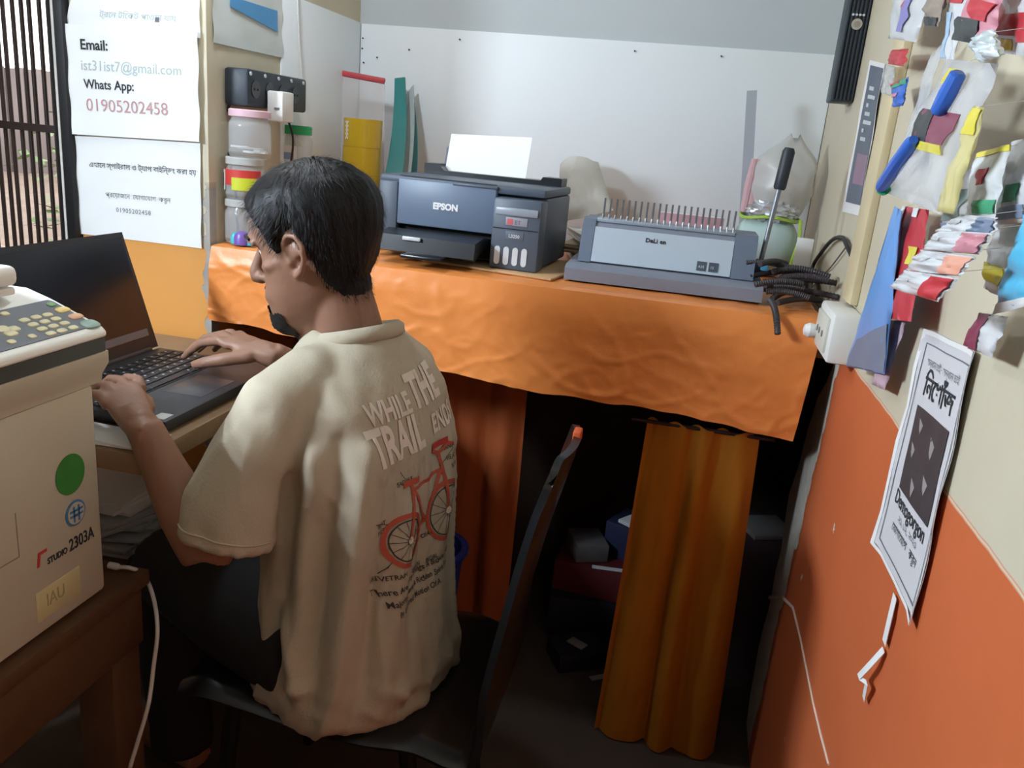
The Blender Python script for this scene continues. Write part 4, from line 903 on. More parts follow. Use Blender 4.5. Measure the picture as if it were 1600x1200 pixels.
# ------------------------------------------------------------------ packets hanging on the right wall
def packet(q, off, m, label, puff=.010, cat='packet', nm='hanging_packet', patches=(), nu=10, nv=14, hole=True, seed=0):
    """puffed sachet; q = four pixels TL,TR,BR,BL on the right wall plane pushed out by off (one per corner or one value)"""
    of = off if hasattr(off, '__len__') else [off] * 4
    Q = []
    for (x, y), o in zip(q, of):
        p = pix(x, y, 'X', RX - o); Q.append(p)
    n = nrm((Q[1] - Q[0]).cross(Q[3] - Q[0]))
    if n.x > 0: n = -n
    c = sum(Q, Vector()) / 4
    t = thing(nm, label, cat, (c.x, c.y, min(p.z for p in Q)))
    def f(u, v, s):
        b = (math.sin(PI * min(max(u, 0), 1)) * math.sin(PI * min(max(v, 0), 1))) ** .6
        return bil(Q, u, v) + n * (s * puff * b * (.75 + .5 * fbm(u * 3 + seed, v * 4, seed)) + .004 * fbm(u * 4, v * 4, seed + 5))
    g = G()
    for s in (1, -1):
        b = len(g.v); W = nu + 1
        for v in range(nv + 1):
            for u in range(W): g.v.append(f(u / nu, v / nv, s))
        for v in range(nv):
            for u in range(nu): g.f.append([b + v * W + u, b + v * W + u + 1, b + (v + 1) * W + u + 1, b + (v + 1) * W + u])
    K = (nu + 1) * (nv + 1)
    rim = [(u, 0) for u in range(nu)] + [(nu, v) for v in range(nv)] + [(u, nv) for u in range(nu, 0, -1)] + [(0, v) for v in range(nv, 0, -1)]
    for i in range(len(rim)):
        a, c_ = rim[i], rim[(i + 1) % len(rim)]; ia, ic = a[1] * (nu + 1) + a[0], c_[1] * (nu + 1) + c_[0]; g.f.append([ia, ic, ic + K, ia + K])
    part('wrapper', g, m, t, world=True, ang=60)
    for (pn_, quad, pm, h) in patches:
        U = [Vector((a, b, 0)) for a, b in quad]
        g = G(); g.sheet(lambda u, v: (lambda w: f(w.x, w.y, 1) + n * h)(bil(U, u, v)), 6, 6, .0008); part(pn_, g, pm, t, world=True, ang=70)
    # hanger string to the wall
    a = (Q[0] + Q[1]) / 2; g = G(); g.tube([a, Vector((RX - .0005, a.y + .005, a.z + .02))], .00025, 5); part('hanger', g, M_cabw, t, world=True)
    return t, f, n
def R4(u0, v0, u1, v1): return [(u0, v0), (u1, v0), (u1, v1), (u0, v1)]
M_film = mat('film_white', (226, 228, 230), .22, var=.05, alpha=.85, spec=.6); M_film2 = mat('film_clear', (222, 224, 228), .2, var=.04, alpha=.42, spec=.6)
kr = mat('pk_red', (192, 56, 66), .4); kp_ = mat('pk_pink', (206, 140, 152), .4); kpur = mat('pk_purple', (142, 134, 196), .4); kyel = mat('pk_yellow', (220, 206, 74), .4); kgr = mat('pk_green', (70, 156, 116), .4)
kbl = mat('pk_blue', (58, 108, 200), .35); kbk = mat('pk_charcoal', (62, 66, 66), .5); kcy = mat('pk_cyan', (84, 184, 222), .3); kmar = mat('pk_maroon', (134, 62, 84), .4); kbr = mat('pk_brown', (150, 138, 126), .5); ksil = mat('pk_silver', (210, 220, 222), .25, metal=.25, bump=.5, bscale=40)
klb = mat('pk_lightblue', (112, 164, 226), .3, alpha=.92); kor = mat('pk_salmon', (224, 160, 136), .4); kgl = mat('pk_steel', (120, 134, 156), .4); ksky = mat('pk_sky', (166, 192, 216), .4)
packet([(1402, -30), (1460, -30), (1432, 66), (1387, 60)], .05, M_film, 'white packet with a purple pen at the top left of the hanging packets', .008, patches=[('purple_pen', [(.60, .05), (.78, .05), (.62, .86), (.45, .86)], kpur, .003), ('red_mark', R4(.5, .28, .62, .5), kr, .0025)], seed=1)
packet([(1452, -30), (1482, -30), (1466, 42), (1446, 40)], .06, kbr, 'brown packet with dark end beside the white pen packet', .010, patches=[('dark_end', R4(.05, .8, .95, .99), kbk, .001)], seed=2)
packet([(1486, -30), (1520, -30), (1490, 95), (1472, 92)], .05, M_film, 'white strip packet with pale blue band and red top', .005, patches=[('blue_band', R4(.05, .4, .45, .98), ksky, .001), ('red_top', R4(.1, .05, .9, .28), kr, .001)], seed=3)
packet([(1525, -28), (1572, -20), (1548, 72), (1488, 62)], [.07, .07, .075, .075], kp_, 'pink packet with a charcoal bottom half near the top', .012, patches=[('charcoal_card', R4(.02, .60, .75, 1), kbk, .0012), ('red_fold', [(.45, .25), (.98, .3), (.85, .62), (.6, .6)], kr, .0015)], seed=4)
packet([(1516, 60), (1550, 45), (1562, 88), (1532, 98)], .10, ksil, 'crinkled silver sachet in front of the pink packet', .010, seed=5)
packet([(1562, -25), (1600, -30), (1588, 86), (1545, 80)], .04, M_film, 'white and red packet with yellow tag behind the silver sachet', .006, patches=[('red_block', R4(.5, .45, 1, .75), kr, .001), ('yellow_tag', R4(.55, .8, .85, .95), kyel, .001)], seed=6)
packet([(1596, -40), (1665, -60), (1650, 90), (1586, 86)], .05, M_film, 'white packet with a red block at the top right edge', .008, patches=[('red_block', R4(.1, .5, .7, .85), kr, .001)], seed=7)
packet([(1394, 78), (1420, 76), (1413, 104), (1387, 100)], .035, kr, 'small shiny red sachet under the white pen packet', .008, seed=8)
packet([(1384, 100), (1400, 104), (1392, 150), (1376, 145)], .02, M_film2, 'small clear sachet hanging left of the red sachet', .006, seed=18)
packet([(1392, 132), (1420, 120), (1410, 165), (1396, 168)], .035, kbl, 'small blue sachet with green and red corner beside the batten', .006, patches=[('green_corner', R4(.2, .05, .95, .25), kgr, .001), ('red_corner', R4(0, 0, .6, .1), kr, .0015), ('pink_spot', R4(.3, .5, .7, .65), kp_, .001)], seed=9)
t, f, n = packet([(1478, 92), (1560, 100), (1470, 335), (1380, 300)], [.05, .06, .075, .065], M_film2, 'long hazy clear bag holding blue pens and a maroon card', .016, patches=[('product_card', R4(.28, .34, .86, .56), kmar, .002), ('card_dark_half', R4(.28, .34, .52, .56), kbk, .003), ('yellow_strip', R4(.34, .56, .86, .62), kyel, .003), ('yellow_spot', R4(.35, .06, .55, .16), kyel, .002)], seed=10)
for (u0, v0, u1, v1, nm) in [(.70, .08, .66, .36, 'blue_pen'), (.42, .56, .10, .97, 'blue_pen')]:
    pe0, pe1 = f(u0, v0, 1) + n * .010, f(u1, v1, 1) + n * .010
    g = G(); g.tube([pe0.lerp(pe1, s) for s in (0, .06, .5, .94, 1)], [.005, .008, .009, .008, .006], 10); part(nm, g, kbl, t, world=True)
g = G(); g.tube([f(.10, .975, 1) + n * .006, f(.095, 1.0, 1) + n * .006], [.009, .005], 8); part('green_tip', g, mat('pk_tip', (44, 180, 110), .4), t, world=True)
packet([(1450, 95), (1478, 60), (1418, 250), (1398, 290)], .03, M_film2, 'narrow clear sleeve behind the bag of blue pens', .006, seed=19)
packet([(1522, 165), (1540, 168), (1490, 335), (1462, 330)], .095, mat('film_yellow', (226, 214, 150), .25, alpha=.75), 'narrow yellowish clear strip packet across the bag of blue pens', .006, patches=[('yellow_print', R4(.1, .02, .9, .25), kyel, .001)], seed=11)
packet([(1528, 240), (1580, 226), (1552, 345), (1505, 348)], .07, M_film, 'white packet with yellow top edge and red logo', .010, patches=[('yellow_edge', R4(0, 0, 1, .08), kyel, .001), ('red_logo', R4(.45, .28, .75, .5), kr, .001), ('green_block', R4(.5, .72, .98, .9), kgr, .001)], seed=12)
packet([(1490, 270), (1528, 262), (1515, 370), (1470, 372)], .055, M_film2, 'clear packet of dark green bits behind the yellow topped packet', .010, patches=[('dark_bits', R4(.15, .3, .85, .75), mat('pk_moss', (112, 126, 118), .4), .001), ('blue_print', R4(.1, .78, .9, .95), kgl, .001)], seed=13)
packet([(1580, 222), (1640, 205), (1620, 345), (1560, 352)], .05, M_film, 'pale packet with green and blue print at the right edge', .008, patches=[('green_print', R4(.05, .55, .6, .75), kgr, .001), ('blue_print', R4(.05, .8, .7, .95), kgl, .001)], seed=14)
for k, (q, pm) in enumerate([([(1500, 335), (1560, 340), (1552, 368), (1462, 362)], kgl), ([(1464, 360), (1553, 364), (1530, 398), (1440, 390)], kp_), ([(1438, 390), (1524, 401), (1502, 432), (1414, 422)], kor), ([(1412, 422), (1500, 434), (1466, 472), (1391, 450)], kr)]):
    packet(q, .085 + k * .008, M_film, ['topmost pale blue ended sachet of the slanting sachet strip', 'pink ended sachet, second of the slanting sachet strip', 'salmon ended sachet, third of the slanting sachet strip', 'red ended sachet at the bottom of the slanting sachet strip'][k], .006, 'sachet', 'hanging_sachet', patches=[('printed_end', R4(.66, .08, .97, .95), pm, .001), ('grey_spot', R4(.15, .3, .35, .5), mat('pk_spot', (196, 196, 196), .4), .001)], seed=20 + k)
packet([(1412, 322), (1452, 328), (1424, 503), (1386, 497)], .035, kr, 'tall red card packet with white edge and yellow label', .006, patches=[('white_edge', R4(0, 0, .14, .62), M_bord, .0015), ('yellow_label', R4(.62, .34, .86, .5), kyel, .0015), ('white_notch', R4(.45, .0, .7, .08), M_bord, .0015)], seed=15)
packet([(1398, 322), (1410, 330), (1382, 585), (1322, 572)], [.05, .05, .03, .035], klb, 'light blue plastic sleeve hanging beside the tall red card', .008, patches=[('grey_lower', [(.2, .80), (.98, .68), (.98, .99), (.05, .99)], kgl, .001)], seed=16)
packet([(1388, 500), (1416, 503), (1382, 610), (1362, 600)], .02, mat('pk_palepink', (206, 176, 188), .5), 'pale pink sleeve below the tall red card', .004, patches=[('print_mark', R4(.4, .1, .6, .3), kp_, .001)], seed=17)
packet([(1598, 335), (1680, 330), (1640, 470), (1552, 492)], [.07, .07, .07, .06], kcy, 'bright cyan packet at the right edge of the picture', .010, patches=[('white_edge', [(.0, .9), (.9, .9), (1, 1), (0, 1)], M_bord, .001)], seed=21)
packet([(1556, 345), (1600, 350), (1572, 470), (1536, 450)], .04, M_film, 'white packet with yellow patch behind the cyan packet', .006, patches=[('yellow_patch', R4(.1, .6, .8, .85), kyel, .001)], seed=22)
packet([(1530, 488), (1576, 495), (1550, 560), (1506, 540)], .025, M_film, 'white packet with a dark red stripe just above the missing notice', .005, patches=[('red_stripe', R4(.05, .02, .5, .98), kmar, .001)], seed=23)
# ------------------------------------------------------------------ person at the laptop
PF = nrm((-.95, .31, 0)); PL = nrm((-.31, -.95, 0)); UP = Vector((0, 0, 1))
per = thing('person', 'seated person in a beige printed T-shirt typing on the laptop, seen from behind', 'person', (-.47, 1.17, .0))
def solid(gs, voxel, smooth=4, fac=.5):
    """join closed volumes into one continuous skin"""
    me = build('tmp', gs, mat('tmp', (128, 128, 128))); o = bpy.data.objects.new('tmp', me); COL.objects.link(o)
    rm = o.modifiers.new('r', 'REMESH'); rm.mode = 'VOXEL'; rm.voxel_size = voxel
    sm = o.modifiers.new('s', 'SMOOTH'); sm.iterations = smooth; sm.factor = fac
    dg = bpy.context.evaluated_depsgraph_get(); e = o.evaluated_get(dg); m2 = e.to_mesh()
    V = np.empty(len(m2.vertices) * 3); m2.vertices.foreach_get('co', V); V = V.reshape(-1, 3)
    Nn = np.empty(len(m2.vertices) * 3); m2.vertices.foreach_get('normal', Nn); Nn = Nn.reshape(-1, 3)
    Fc = [list(p.vertices) for p in m2.polygons]; e.to_mesh_clear(); bpy.data.objects.remove(o); bpy.data.meshes.remove(me)
    return V, Nn, Fc
def rawpart(name, V, Fc, m, parent, label=None, ang=80):
    g = G(); g.v = [Vector(v) for v in V]; g.f = Fc; return part(name, g, m, parent, label, world=True, ang=ang)
def ering(c, ax, ay, a, b, n=40, p=1.0):
    return [Vector(c) + ax * a * math.copysign(abs(math.cos(t)) ** p, math.cos(t)) + ay * b * math.copysign(abs(math.sin(t)) ** p, math.sin(t)) for t in [2 * PI * k / n for k in range(n)]]
# head frame
hf = nrm((-1, -.02, 0)); pit = math.radians(13); HF = hf * math.cos(pit) - UP * math.sin(pit); HU = UP * math.cos(pit) + hf * math.sin(pit); HL = HU.cross(HF)
HC = Vector((-.562, 1.188, 1.105)); HS = 1.04
def hd(x, y, z): return HC + (HF * x + HL * y + HU * z) * HS
head = [(-.117, .060, .035, .014), (-.110, .076, .02, .026), (-.098, .084, .0, .037), (-.082, .082, -.022, .047), (-.066, .083, -.045, .054), (-.056, .088, -.058, .057), (-.046, .085, -.066, .060), (-.034, .080, -.074, .063), (-.014, .078, -.084, .068), (.014, .077, -.093, .071), (.030, .085, -.097, .073), (.045, .0865, -.099, .0745), (.062, .083, -.098, .074), (.084, .071, -.089, .067), (.102, .049, -.067, .051), (.113, .020, -.043, .026), (.117, -.005, -.018, .008)]
def build_body():
    g = G()
    rings = []
    for z, xf, xb, hw in head:
        c = (xf + xb) / 2 + .004; ring = []
        for k in range(40):
            t = 2 * PI * k / 40; cx, sx = math.cos(t), math.sin(t)
            x = c + (xf - c if cx > 0 else c - xb) * math.copysign(abs(cx) ** .82, cx); y = hw * math.copysign(abs(sx) ** .82, sx) * (1 - .16 * max(0, cx) ** 2)
            ring.append(hd(x, y, z))
        rings.append(ring)
    g.loft(rings)
    # nose, lips, brow, cheek
    g.tube([hd(.078, 0, .024), hd(.090, 0, .004), hd(.101, 0, -.016), hd(.102, 0, -.024), hd(.088, 0, -.033)], [.007, .0085, .011, .012, .007], 14)
    for s in (-1, 1):
        g.tube([hd(.086, s * .006, -.020), hd(.090, s * .012, -.025), hd(.082, s * .013, -.030)], [.005, .0065, .004], 10)
        g.tube([hd(.080, s * .014, .031), hd(.081, s * .034, .034), hd(.066, s * .052, .026)], [.006, .0075, .005], 10)
        g.tube([hd(.066, s * .036, -.010), hd(.050, s * .054, -.008), hd(.026, s * .064, -.004)], [.006, .008, .006], 10)
        # ear: rim, bowl and lobe
        e0 = lambda x, z, o: hd(x - .002, s * (.068 + o), z)
        g.tube([e0(.012, .004, .002), e0(.012, .022, .007), e0(.002, .033, .012), e0(-.014, .031, .017), e0(-.022, .016, .019), e0(-.020, -.002, .016), e0(-.012, -.016, .011), e0(-.001, -.026, .007), e0(.006, -.024, .003)], [.004, .0046, .0046, .005, .005, .005, .0058, .0066, .005], 10)
        g.tube([e0(.004, .012, .000), e0(-.006, .010, .006), e0(-.014, .012, .010)], [.010, .014, .008], 10, flat=.45, up=HL)
        g.tube([e0(.010, -.002, .002), e0(.006, -.010, .005)], [.005, .004], 8)
    g.tube([hd(.084, 0, -.049), hd(.0895, 0, -.051), hd(.086, 0, -.053)], [.013, .012, .011], 12, flat=.45, up=HU)
    g.tube([hd(.082, 0, -.060), hd(.0885, 0, -.0605), hd(.083, 0, -.063)], [.011, .011, .010], 12, flat=.5, up=HU)
    # neck
    n0 = Vector((-.487, 1.205, .925)); n1 = hd(-.024, 0, -.030)
    g.tube([n0, n0.lerp(n1, .3), n0.lerp(n1, .65), n1], [.066, .054, .052, .048], 24)
    g.tube([n0 + PF * .06 + Vector((0, 0, -.01)), hd(.02, 0, -.085)], [.040, .036], 16)
    # trunk under the shirt
    g.loft([ering((x, y, z), PF, PL, a, b, 32) for z, x, y, a, b in TR(-.028)])
    # arms
    g.tube([LS, LS.lerp(LE, .3), LS.lerp(LE, .7), LE], [.050, .046, .040, .037], 18)
    g.tube([LE, LE.lerp(LW, .12), LE.lerp(LW, .35), LE.lerp(LW, .75), LW], [.036, .038, .0385, .029, .025], 18)
    g.tube([RS, RS.lerp(RE, .5), RE], [.05, .043, .037], 18)
    g.tube([RE, RE.lerp(RW, .3), RE.lerp(RW, .75), RW], [.037, .038, .028, .0245], 18)
    for hnd in (LHAND, RHAND):
        w, kn, chains, th = hnd
        mid = sum(kn, Vector()) / 4; across = nrm(kn[3] - kn[0]); fw = nrm(mid - w); up = nrm(across.cross(fw)); up = up if up.z > 0 else -up
        rings = []
        for s, hw, hh in [(-.15, .019, .018), (.0, .026, .019), (.25, .033, .017), (.6, .039, .0145), (.88, .040, .0105), (.98, .036, .006)]:
            rings.append(ering(w.lerp(mid, s) - up * .003, across, up, hw, hh, 20, .8))
        g.loft(rings)
        arm = LE if w is LW else RE
        g.tube([w.lerp(arm, .22), w.lerp(arm, .08), w.lerp(mid, .10), w.lerp(mid, .32)], [.0265, .0252, .0245, .022], 18, flat=.85)
        for k, ch in zip(kn, chains):
            P = [k - fw * .022 - up * .004, k] + ch; R = [.0080, .0096, .0084, .0076, .0062]
            g.tube(P, R[:len(P)], 12)
        g.tube(th, [.013, .0125, .0105, .0075][:len(th)], 12)
    # legs
    for h, kn, an, toe in LEGS:
        g.tube([h, h.lerp(kn, .5), kn], [.078, .07, .052], 18); g.tube([kn, kn.lerp(an, .3), kn.lerp(an, .8), an], [.050, .052, .036, .034], 18)
        f0 = an + Vector((0, 0, -.035)); g.tube([f0 - PF * .05, f0 + PF * .04, f0 + PF * .12, f0 + PF * .16], [.03, .034, .036, .022], 14, flat=.7, up=UP)
    return g
def TR(d):
    return [(z, x, y, a + d, b + d) for z, x, y, a, b in [(.395, -.452, 1.168, .150, .188), (.44, -.452, 1.168, .156, .192), (.52, -.457, 1.172, .145, .184), (.62, -.462, 1.178, .132, .176), (.74, -.466, 1.186, .128, .174), (.83, -.474, 1.192, .126, .176), (.895, -.482, 1.198, .116, .168), (.935, -.488, 1.203, .098, .140), (.968, -.492, 1.205, .080, .098), (.99, -.494, 1.206, .066, .072)]]
LS = Vector((-.548, 1.052, .900)); LE = Vector((-.622, .972, .678)); LW = Vector((-.712, .962, .868))
LW = Vector((-.715, .968, .866))
RS = Vector((-.455, 1.325, .885)); RE = Vector((-.555, 1.485, .755)); RW = Vector((-.700, 1.312, .892))
lk = [Vector((-.806, 1.003, .884)), Vector((-.812, 1.028, .892)), Vector((-.811, 1.054, .894)), Vector((-.803, 1.080, .890))]
def fing(k, tip, lift): 
    k, tip = Vector(k), Vector(tip); return [k.lerp(tip, .48) + Vector((0, 0, lift)), k.lerp(tip, .80) + Vector((0, 0, lift * .55)), tip]
LHAND = (LW, lk, [fing(lk[0], (-.858, 1.022, .857), .012), fing(lk[1], (-.872, 1.052, .857), .014), fing(lk[2], (-.876, 1.080, .857), .014), fing(lk[3], (-.868, 1.110, .857), .012)], [Vector((-.735, .995, .866)), Vector((-.757, 1.035, .866)), Vector((-.782, 1.070, .862)), Vector((-.802, 1.092, .859))])
rk = [Vector((-.796, 1.302, .907)), Vector((-.803, 1.326, .912)), Vector((-.803, 1.350, .910)), Vector((-.797, 1.373, .903))]
RHAND = (RW, rk, [fing(rk[0], (-.884, 1.318, .858), .012), fing(rk[1], (-.893, 1.345, .858), .012), fing(rk[2], (-.888, 1.372, .858), .012), fing(rk[3], (-.866, 1.393, .858), .010)], [Vector((-.728, 1.290, .890)), Vector((-.772, 1.272, .882)), Vector((-.808, 1.270, .872)), Vector((-.836, 1.276, .862))])
LEGS = [(Vector((-.525, 1.085, .482)), Vector((-.875, 1.235, .475)), Vector((-.86, 1.245, .08)), 0), (Vector((-.455, 1.255, .482)), Vector((-.775, 1.462, .475)), Vector((-.775, 1.46, .08)), 0)]
M_skin = mat('skin', (142, 104, 84), .5, var=.06, scale=20, bump=.06, bscale=220)
bs_ = MATS['skin'].node_tree.nodes['Principled BSDF']; bs_.inputs['Subsurface Weight'].default_value = .06; bs_.inputs['Subsurface Radius'].default_value = (.01, .004, .002)
V, Nn, Fc = solid(build_body(), .0040, 3)
rawpart('body', V, Fc, M_skin, per)
bodyV, bodyN, bodyF = V, Nn, Fc
# local head coordinates of every vertex
HM = np.array([tuple(HF), tuple(HL), tuple(HU)]); hl = (V - np.array(tuple(HC))) @ HM.T / HS
def from_mask(msk, fn_off, name, m, parent, label=None):
    keep = [f for f in bodyF if all(msk[i] > 0 for i in f)]
    idx = sorted({i for f in keep for i in f}); mp = {i: k for k, i in enumerate(idx)}
    vv = [Vector(bodyV[i]) + Vector(bodyN[i]) * fn_off(i) for i in idx]
    return rawpart(name, vv, [[mp[i] for i in f] for f in keep], m, parent, label), vv, keep, mp
# hair: signed distance to the hairline in the side view
hx = [-.2, -.095, -.070, -.050, -.034, -.022, -.008, .006, .016, .026, .034, .050, .066, .080, .2]
hz_ = [-.074, -.074, -.076, -.072, -.050, .006, .040, .034, .008, .004, .030, .050, .066, .074, .074]
hl_line = np.interp(hl[:, 0], hx, hz_)
hm = np.where((np.abs(hl[:, 0]) < .14) & (np.abs(hl[:, 1]) < .078) & (hl[:, 2] > -.09) & (hl[:, 2] < .14), hl[:, 2] - hl_line, -1)
def hair_off(i):
    x, y, z = hl[i]; d = max(0, min(1, hm[i] / .022)); d = d * d * (3 - 2 * d)
    T = .0025 + .0035 * max(0, min(1, (z + .07) / .05)) + .014 * max(0, min(1, (z + .03) / .10)) - .007 * max(0, min(1, (x - .02) / .06)) * (z > .03)
    st = noise.noise(Vector((math.atan2(y, x + .03) * 16, z * 12, 1))) * .0028 + noise.noise(Vector((x * 22, y * 22, z * 22))) * .003
    return -.001 + d * (T + st)
M_hair = mat('black_hair', (20, 18, 19), .55, var=.3, scale=50, spec=.3)
ho, hv, hk, hmp = from_mask(hm + .004, hair_off, 'hair', M_hair, per)
random.seed(3); g = G(); crown = Vector((-.035, 0, .115))
hl_list = list(hmp.keys())
for _ in range(5200):
    i = random.choice(hl_list)
    if hm[i] < .004: continue
    L_p = Vector(hl[i]); root = hv[hmp[i]]; nr_ = Vector(bodyN[i])
    fl = (L_p - crown); flw = HF * fl.x + HL * fl.y + HU * fl.z
    flw = flw + HF * .05 * (1 if L_p.x > .0 else -.2) - HU * .03
    tg = nrm(flw - nr_ * flw.dot(nr_)); tg = nrm(tg + Vector((random.gauss(0, .14), random.gauss(0, .14), random.gauss(0, .14))))
    ln = random.uniform(.012, .026) * (1 if L_p.z > .03 else .6); sd_ = nrm(tg.cross(nr_)) * .0004
    p0 = root - nr_ * .0015; p1 = root + tg * ln * .5 + nr_ * .0025; p2 = root + tg * ln + nr_ * random.uniform(-.001, .004)
    b = len(g.v); g.v += [p0 - sd_, p0 + sd_, p1 + sd_ * .8, p1 - sd_ * .8, p2]; g.f += [[b, b + 1, b + 2, b + 3], [b + 3, b + 2, b + 4]]
part('hair_strands', g, M_hair, ho, world=True, kind='stuff', ang=80)
# stubble beard and brows
bm_ = np.minimum(np.where((hl[:, 2] < -.066) & (hl[:, 2] > -.125), 1, -1), np.where(hl[:, 0] > .030 + .35 * np.abs(hl[:, 1]), 1, -1))
bm_ = np.where(np.abs(hl[:, 0]) < .2, bm_, -1); bm_ = np.where((hl[:, 2] > -.076) & (np.abs(hl[:, 1]) > .022), -1, bm_)
from_mask(bm_, lambda i: .0035 + .002 * noise.noise(Vector(hl[i] * 300)), 'beard', mat('beard_black', (24, 20, 20), .7, var=.3, scale=80), per)
mm = np.where((hl[:, 2] < -.036) & (hl[:, 2] > -.046) & (hl[:, 0] > .066) & (np.abs(hl[:, 1]) < .026) & (hl[:, 0] < .2), 1, -1)
from_mask(mm, lambda i: .0012, 'moustache', MATS['beard_black'], per)
for s in (-1, 1):
    g = G(); g.tube([hd(.089, s * .014, .034), hd(.088, s * .030, .038), hd(.074, s * .050, .033)], [.0035, .004, .002], 8); part('eyebrow', g, M_hair, per, world=True)
    g = G(); g.lathe([(.0005, -.0105), (.006, -.009), (.0098, -.004), (.0105, 0), (.0098, .004), (.006, .009), (.0005, .0105)], n=16, M=Matrix.Translation(hd(.0605, s * .031, .014))); ey = part('eye', g, mat('eye_white', (226, 222, 216), .2, var=0), per, world=True)
    g = G(); g.lathe([(.0005, -.003), (.004, -.002), (.0045, 0), (.004, .002), (.0005, .003)], n=12, M=Matrix.Translation(hd(.0682, s * .031, .012))); part('iris', g, mat('eye_dark', (30, 20, 16), .15, var=0), ey, world=True)
# fingernails on the visible thumb of the right hand
# trousers
g = G()
for h, kn, an, toe in LEGS:
    g.tube([h - PF * .04, h.lerp(kn, .4), h.lerp(kn, .8), kn + PF * .01], [.098, .094, .080, .074], 22); g.tube([kn + Vector((0, 0, .01)), kn.lerp(an, .3), kn.lerp(an, .9), an + Vector((0, 0, -.02))], [.074, .070, .060, .062], 22)
g.loft([ering((-.455, 1.168, z), PF, PL, a, b, 30) for z, a, b in [(.40, .12, .165), (.43, .135, .178), (.50, .132, .176), (.56, .12, .165)]])
V, Nn, Fc = solid(g, .008, 4)
rawpart('trousers', V, Fc, mat('trousers_black', (24, 24, 26), .8, var=.15, scale=30), per)
# ---- T-shirt
def build_shirt():
    g = G(); g.loft([ering((x, y, z), PF, PL, a, b, 48, .92) for z, x, y, a, b in TR(0)])
    # shoulders and sleeves
    g.tube([Vector((-.492, 1.175, .940)), Vector((-.524, 1.105, .928)), Vector((-.548, 1.048, .900)), Vector((-.568, 1.014, .832)), Vector((-.588, .995, .765)), Vector((-.598, .985, .706)), Vector((-.597, .986, .712)), Vector((-.592, .990, .740))], [.042, .053, .055, .060, .065, .070, .061, .053], 32)
    g.tube([Vector((-.486, 1.235, .940)), Vector((-.468, 1.285, .926)), Vector((-.455, 1.328, .896)), Vector((-.475, 1.375, .84)), Vector((-.505, 1.425, .795)), Vector((-.530, 1.452, .765))], [.045, .055, .058, .064, .068, .070], 28)
    return g
V, Nn, Fc = solid(build_shirt(), .0054, 6)
def crease(p, a, b, w, amp):
    a, b, p = Vector(a), Vector(b), Vector(p); d_ = b - a; t_ = max(0, min(1, (p - a).dot(d_) / d_.length_squared)); r_ = (p - a - d_ * t_).length / w
    return 1.35 * amp * math.exp(-r_ * r_) * math.sin(PI * (.08 + .84 * t_)) ** .5
armpit = Vector((-.545, 1.02, .80))
CR = []
def bp(ang, z, rr=1.0):
    """point of the torso surface at angle (deg, 0 = front, 90 = left, 180 = back) and height"""
    zs = [r[0] for r in TR(0)]; c = [np.interp(z, zs, [r[i] for r in TR(0)]) for i in range(1, 5)]; t_ = math.radians(ang)
    return Vector((c[0], c[1], z)) + PF * c[2] * math.cos(t_) + PL * c[3] * math.sin(t_)
for (a0, z0, a1, z1, w, amp) in [(112, .84, 100, .46, .016, .015), (128, .86, 112, .45, .013, -.011), (142, .84, 120, .43, .018, .014), (156, .80, 136, .45, .014, -.010), (166, .74, 146, .43, .018, .010), (98, .80, 84, .50, .014, -.012), (120, .93, 150, .80, .014, .006), (190, .80, 170, .55, .020, -.007), (205, .84, 190, .50, .02, .007), (95, .455, 165, .425, .012, -.016), (100, .475, 160, .45, .014, .012), (120, .415, 175, .408, .012, .010), (88, .60, 104, .48, .013, .011)]:
    CR.append((bp(a0, z0), bp(a1, z1), w, amp))
for (a, b, w, amp) in [((-.600, .962, .86), (-.655, .93, .74), .012, .006), ((-.575, .985, .80), (-.60, .91, .72), .012, -.007), ((-.56, .985, .86), (-.575, .935, .75), .014, .006), ((-.545, 1.0, .90), (-.53, .99, .80), .012, -.010)]: CR.append((Vector(a), Vector(b), w, amp))
def folds(v):
    zs = [r[0] for r in TR(0)]; cx, cy = np.interp(v[2], zs, [r[1] for r in TR(0)]), np.interp(v[2], zs, [r[2] for r in TR(0)])
    dv = Vector((v[0] - cx, v[1] - cy, 0)); an = math.atan2(dv.dot(PL), dv.dot(PF)); z = v[2]
    m_ = max(0, min(1, (.90 - z) / .10)) * max(0, min(1, (dv.length - .05) / .05))
    wv = an * 2.1 + .9 * noise.noise(Vector((an * .8, z * 3.1, 3))) - (z - .6) * 1.6
    a1 = 1 - min(1, abs(noise.noise(Vector((wv, z * 1.3, 7)))) * 3.4); a2 = 1 - min(1, abs(noise.noise(Vector((wv * 2.1 + 5, z * 2.6, 2)))) * 3)
    low = max(0, min(1, (.50 - z) / .06)); a3 = 1 - min(1, abs(noise.noise(Vector((an * 1.6, z * 16 + an, 5)))) * 3)
    m_ *= 1 - .55 * max(0, 1 - abs(abs(an) - 2.9) / .8)
    return m_ * (.0095 * (a1 ** 1.6 - .3) + .0042 * (a2 ** 1.5 - .3)) + low * .006 * (a3 - .4)
SV = []
for v, n_ in zip(V, Nn):
    d_ = sum(crease(v, *c) for c in CR) + folds(v) + .003 * fbm(v[0] * 9, v[1] * 9, v[2] * 5) + .0012 * noise.noise(Vector((v[0] * 40, v[1] * 40, v[2] * 18)))
    q = Vector(v) + Vector(n_) * d_
    SV.append(q)
M_shirt = mat('beige_cotton', (184, 174, 154), .9, var=.04, scale=40, bump=.12, bscale=260, spec=.2)
shirt = rawpart('t_shirt', SV, Fc, M_shirt, per)
bvh = BVHTree.FromPolygons(SV, Fc)
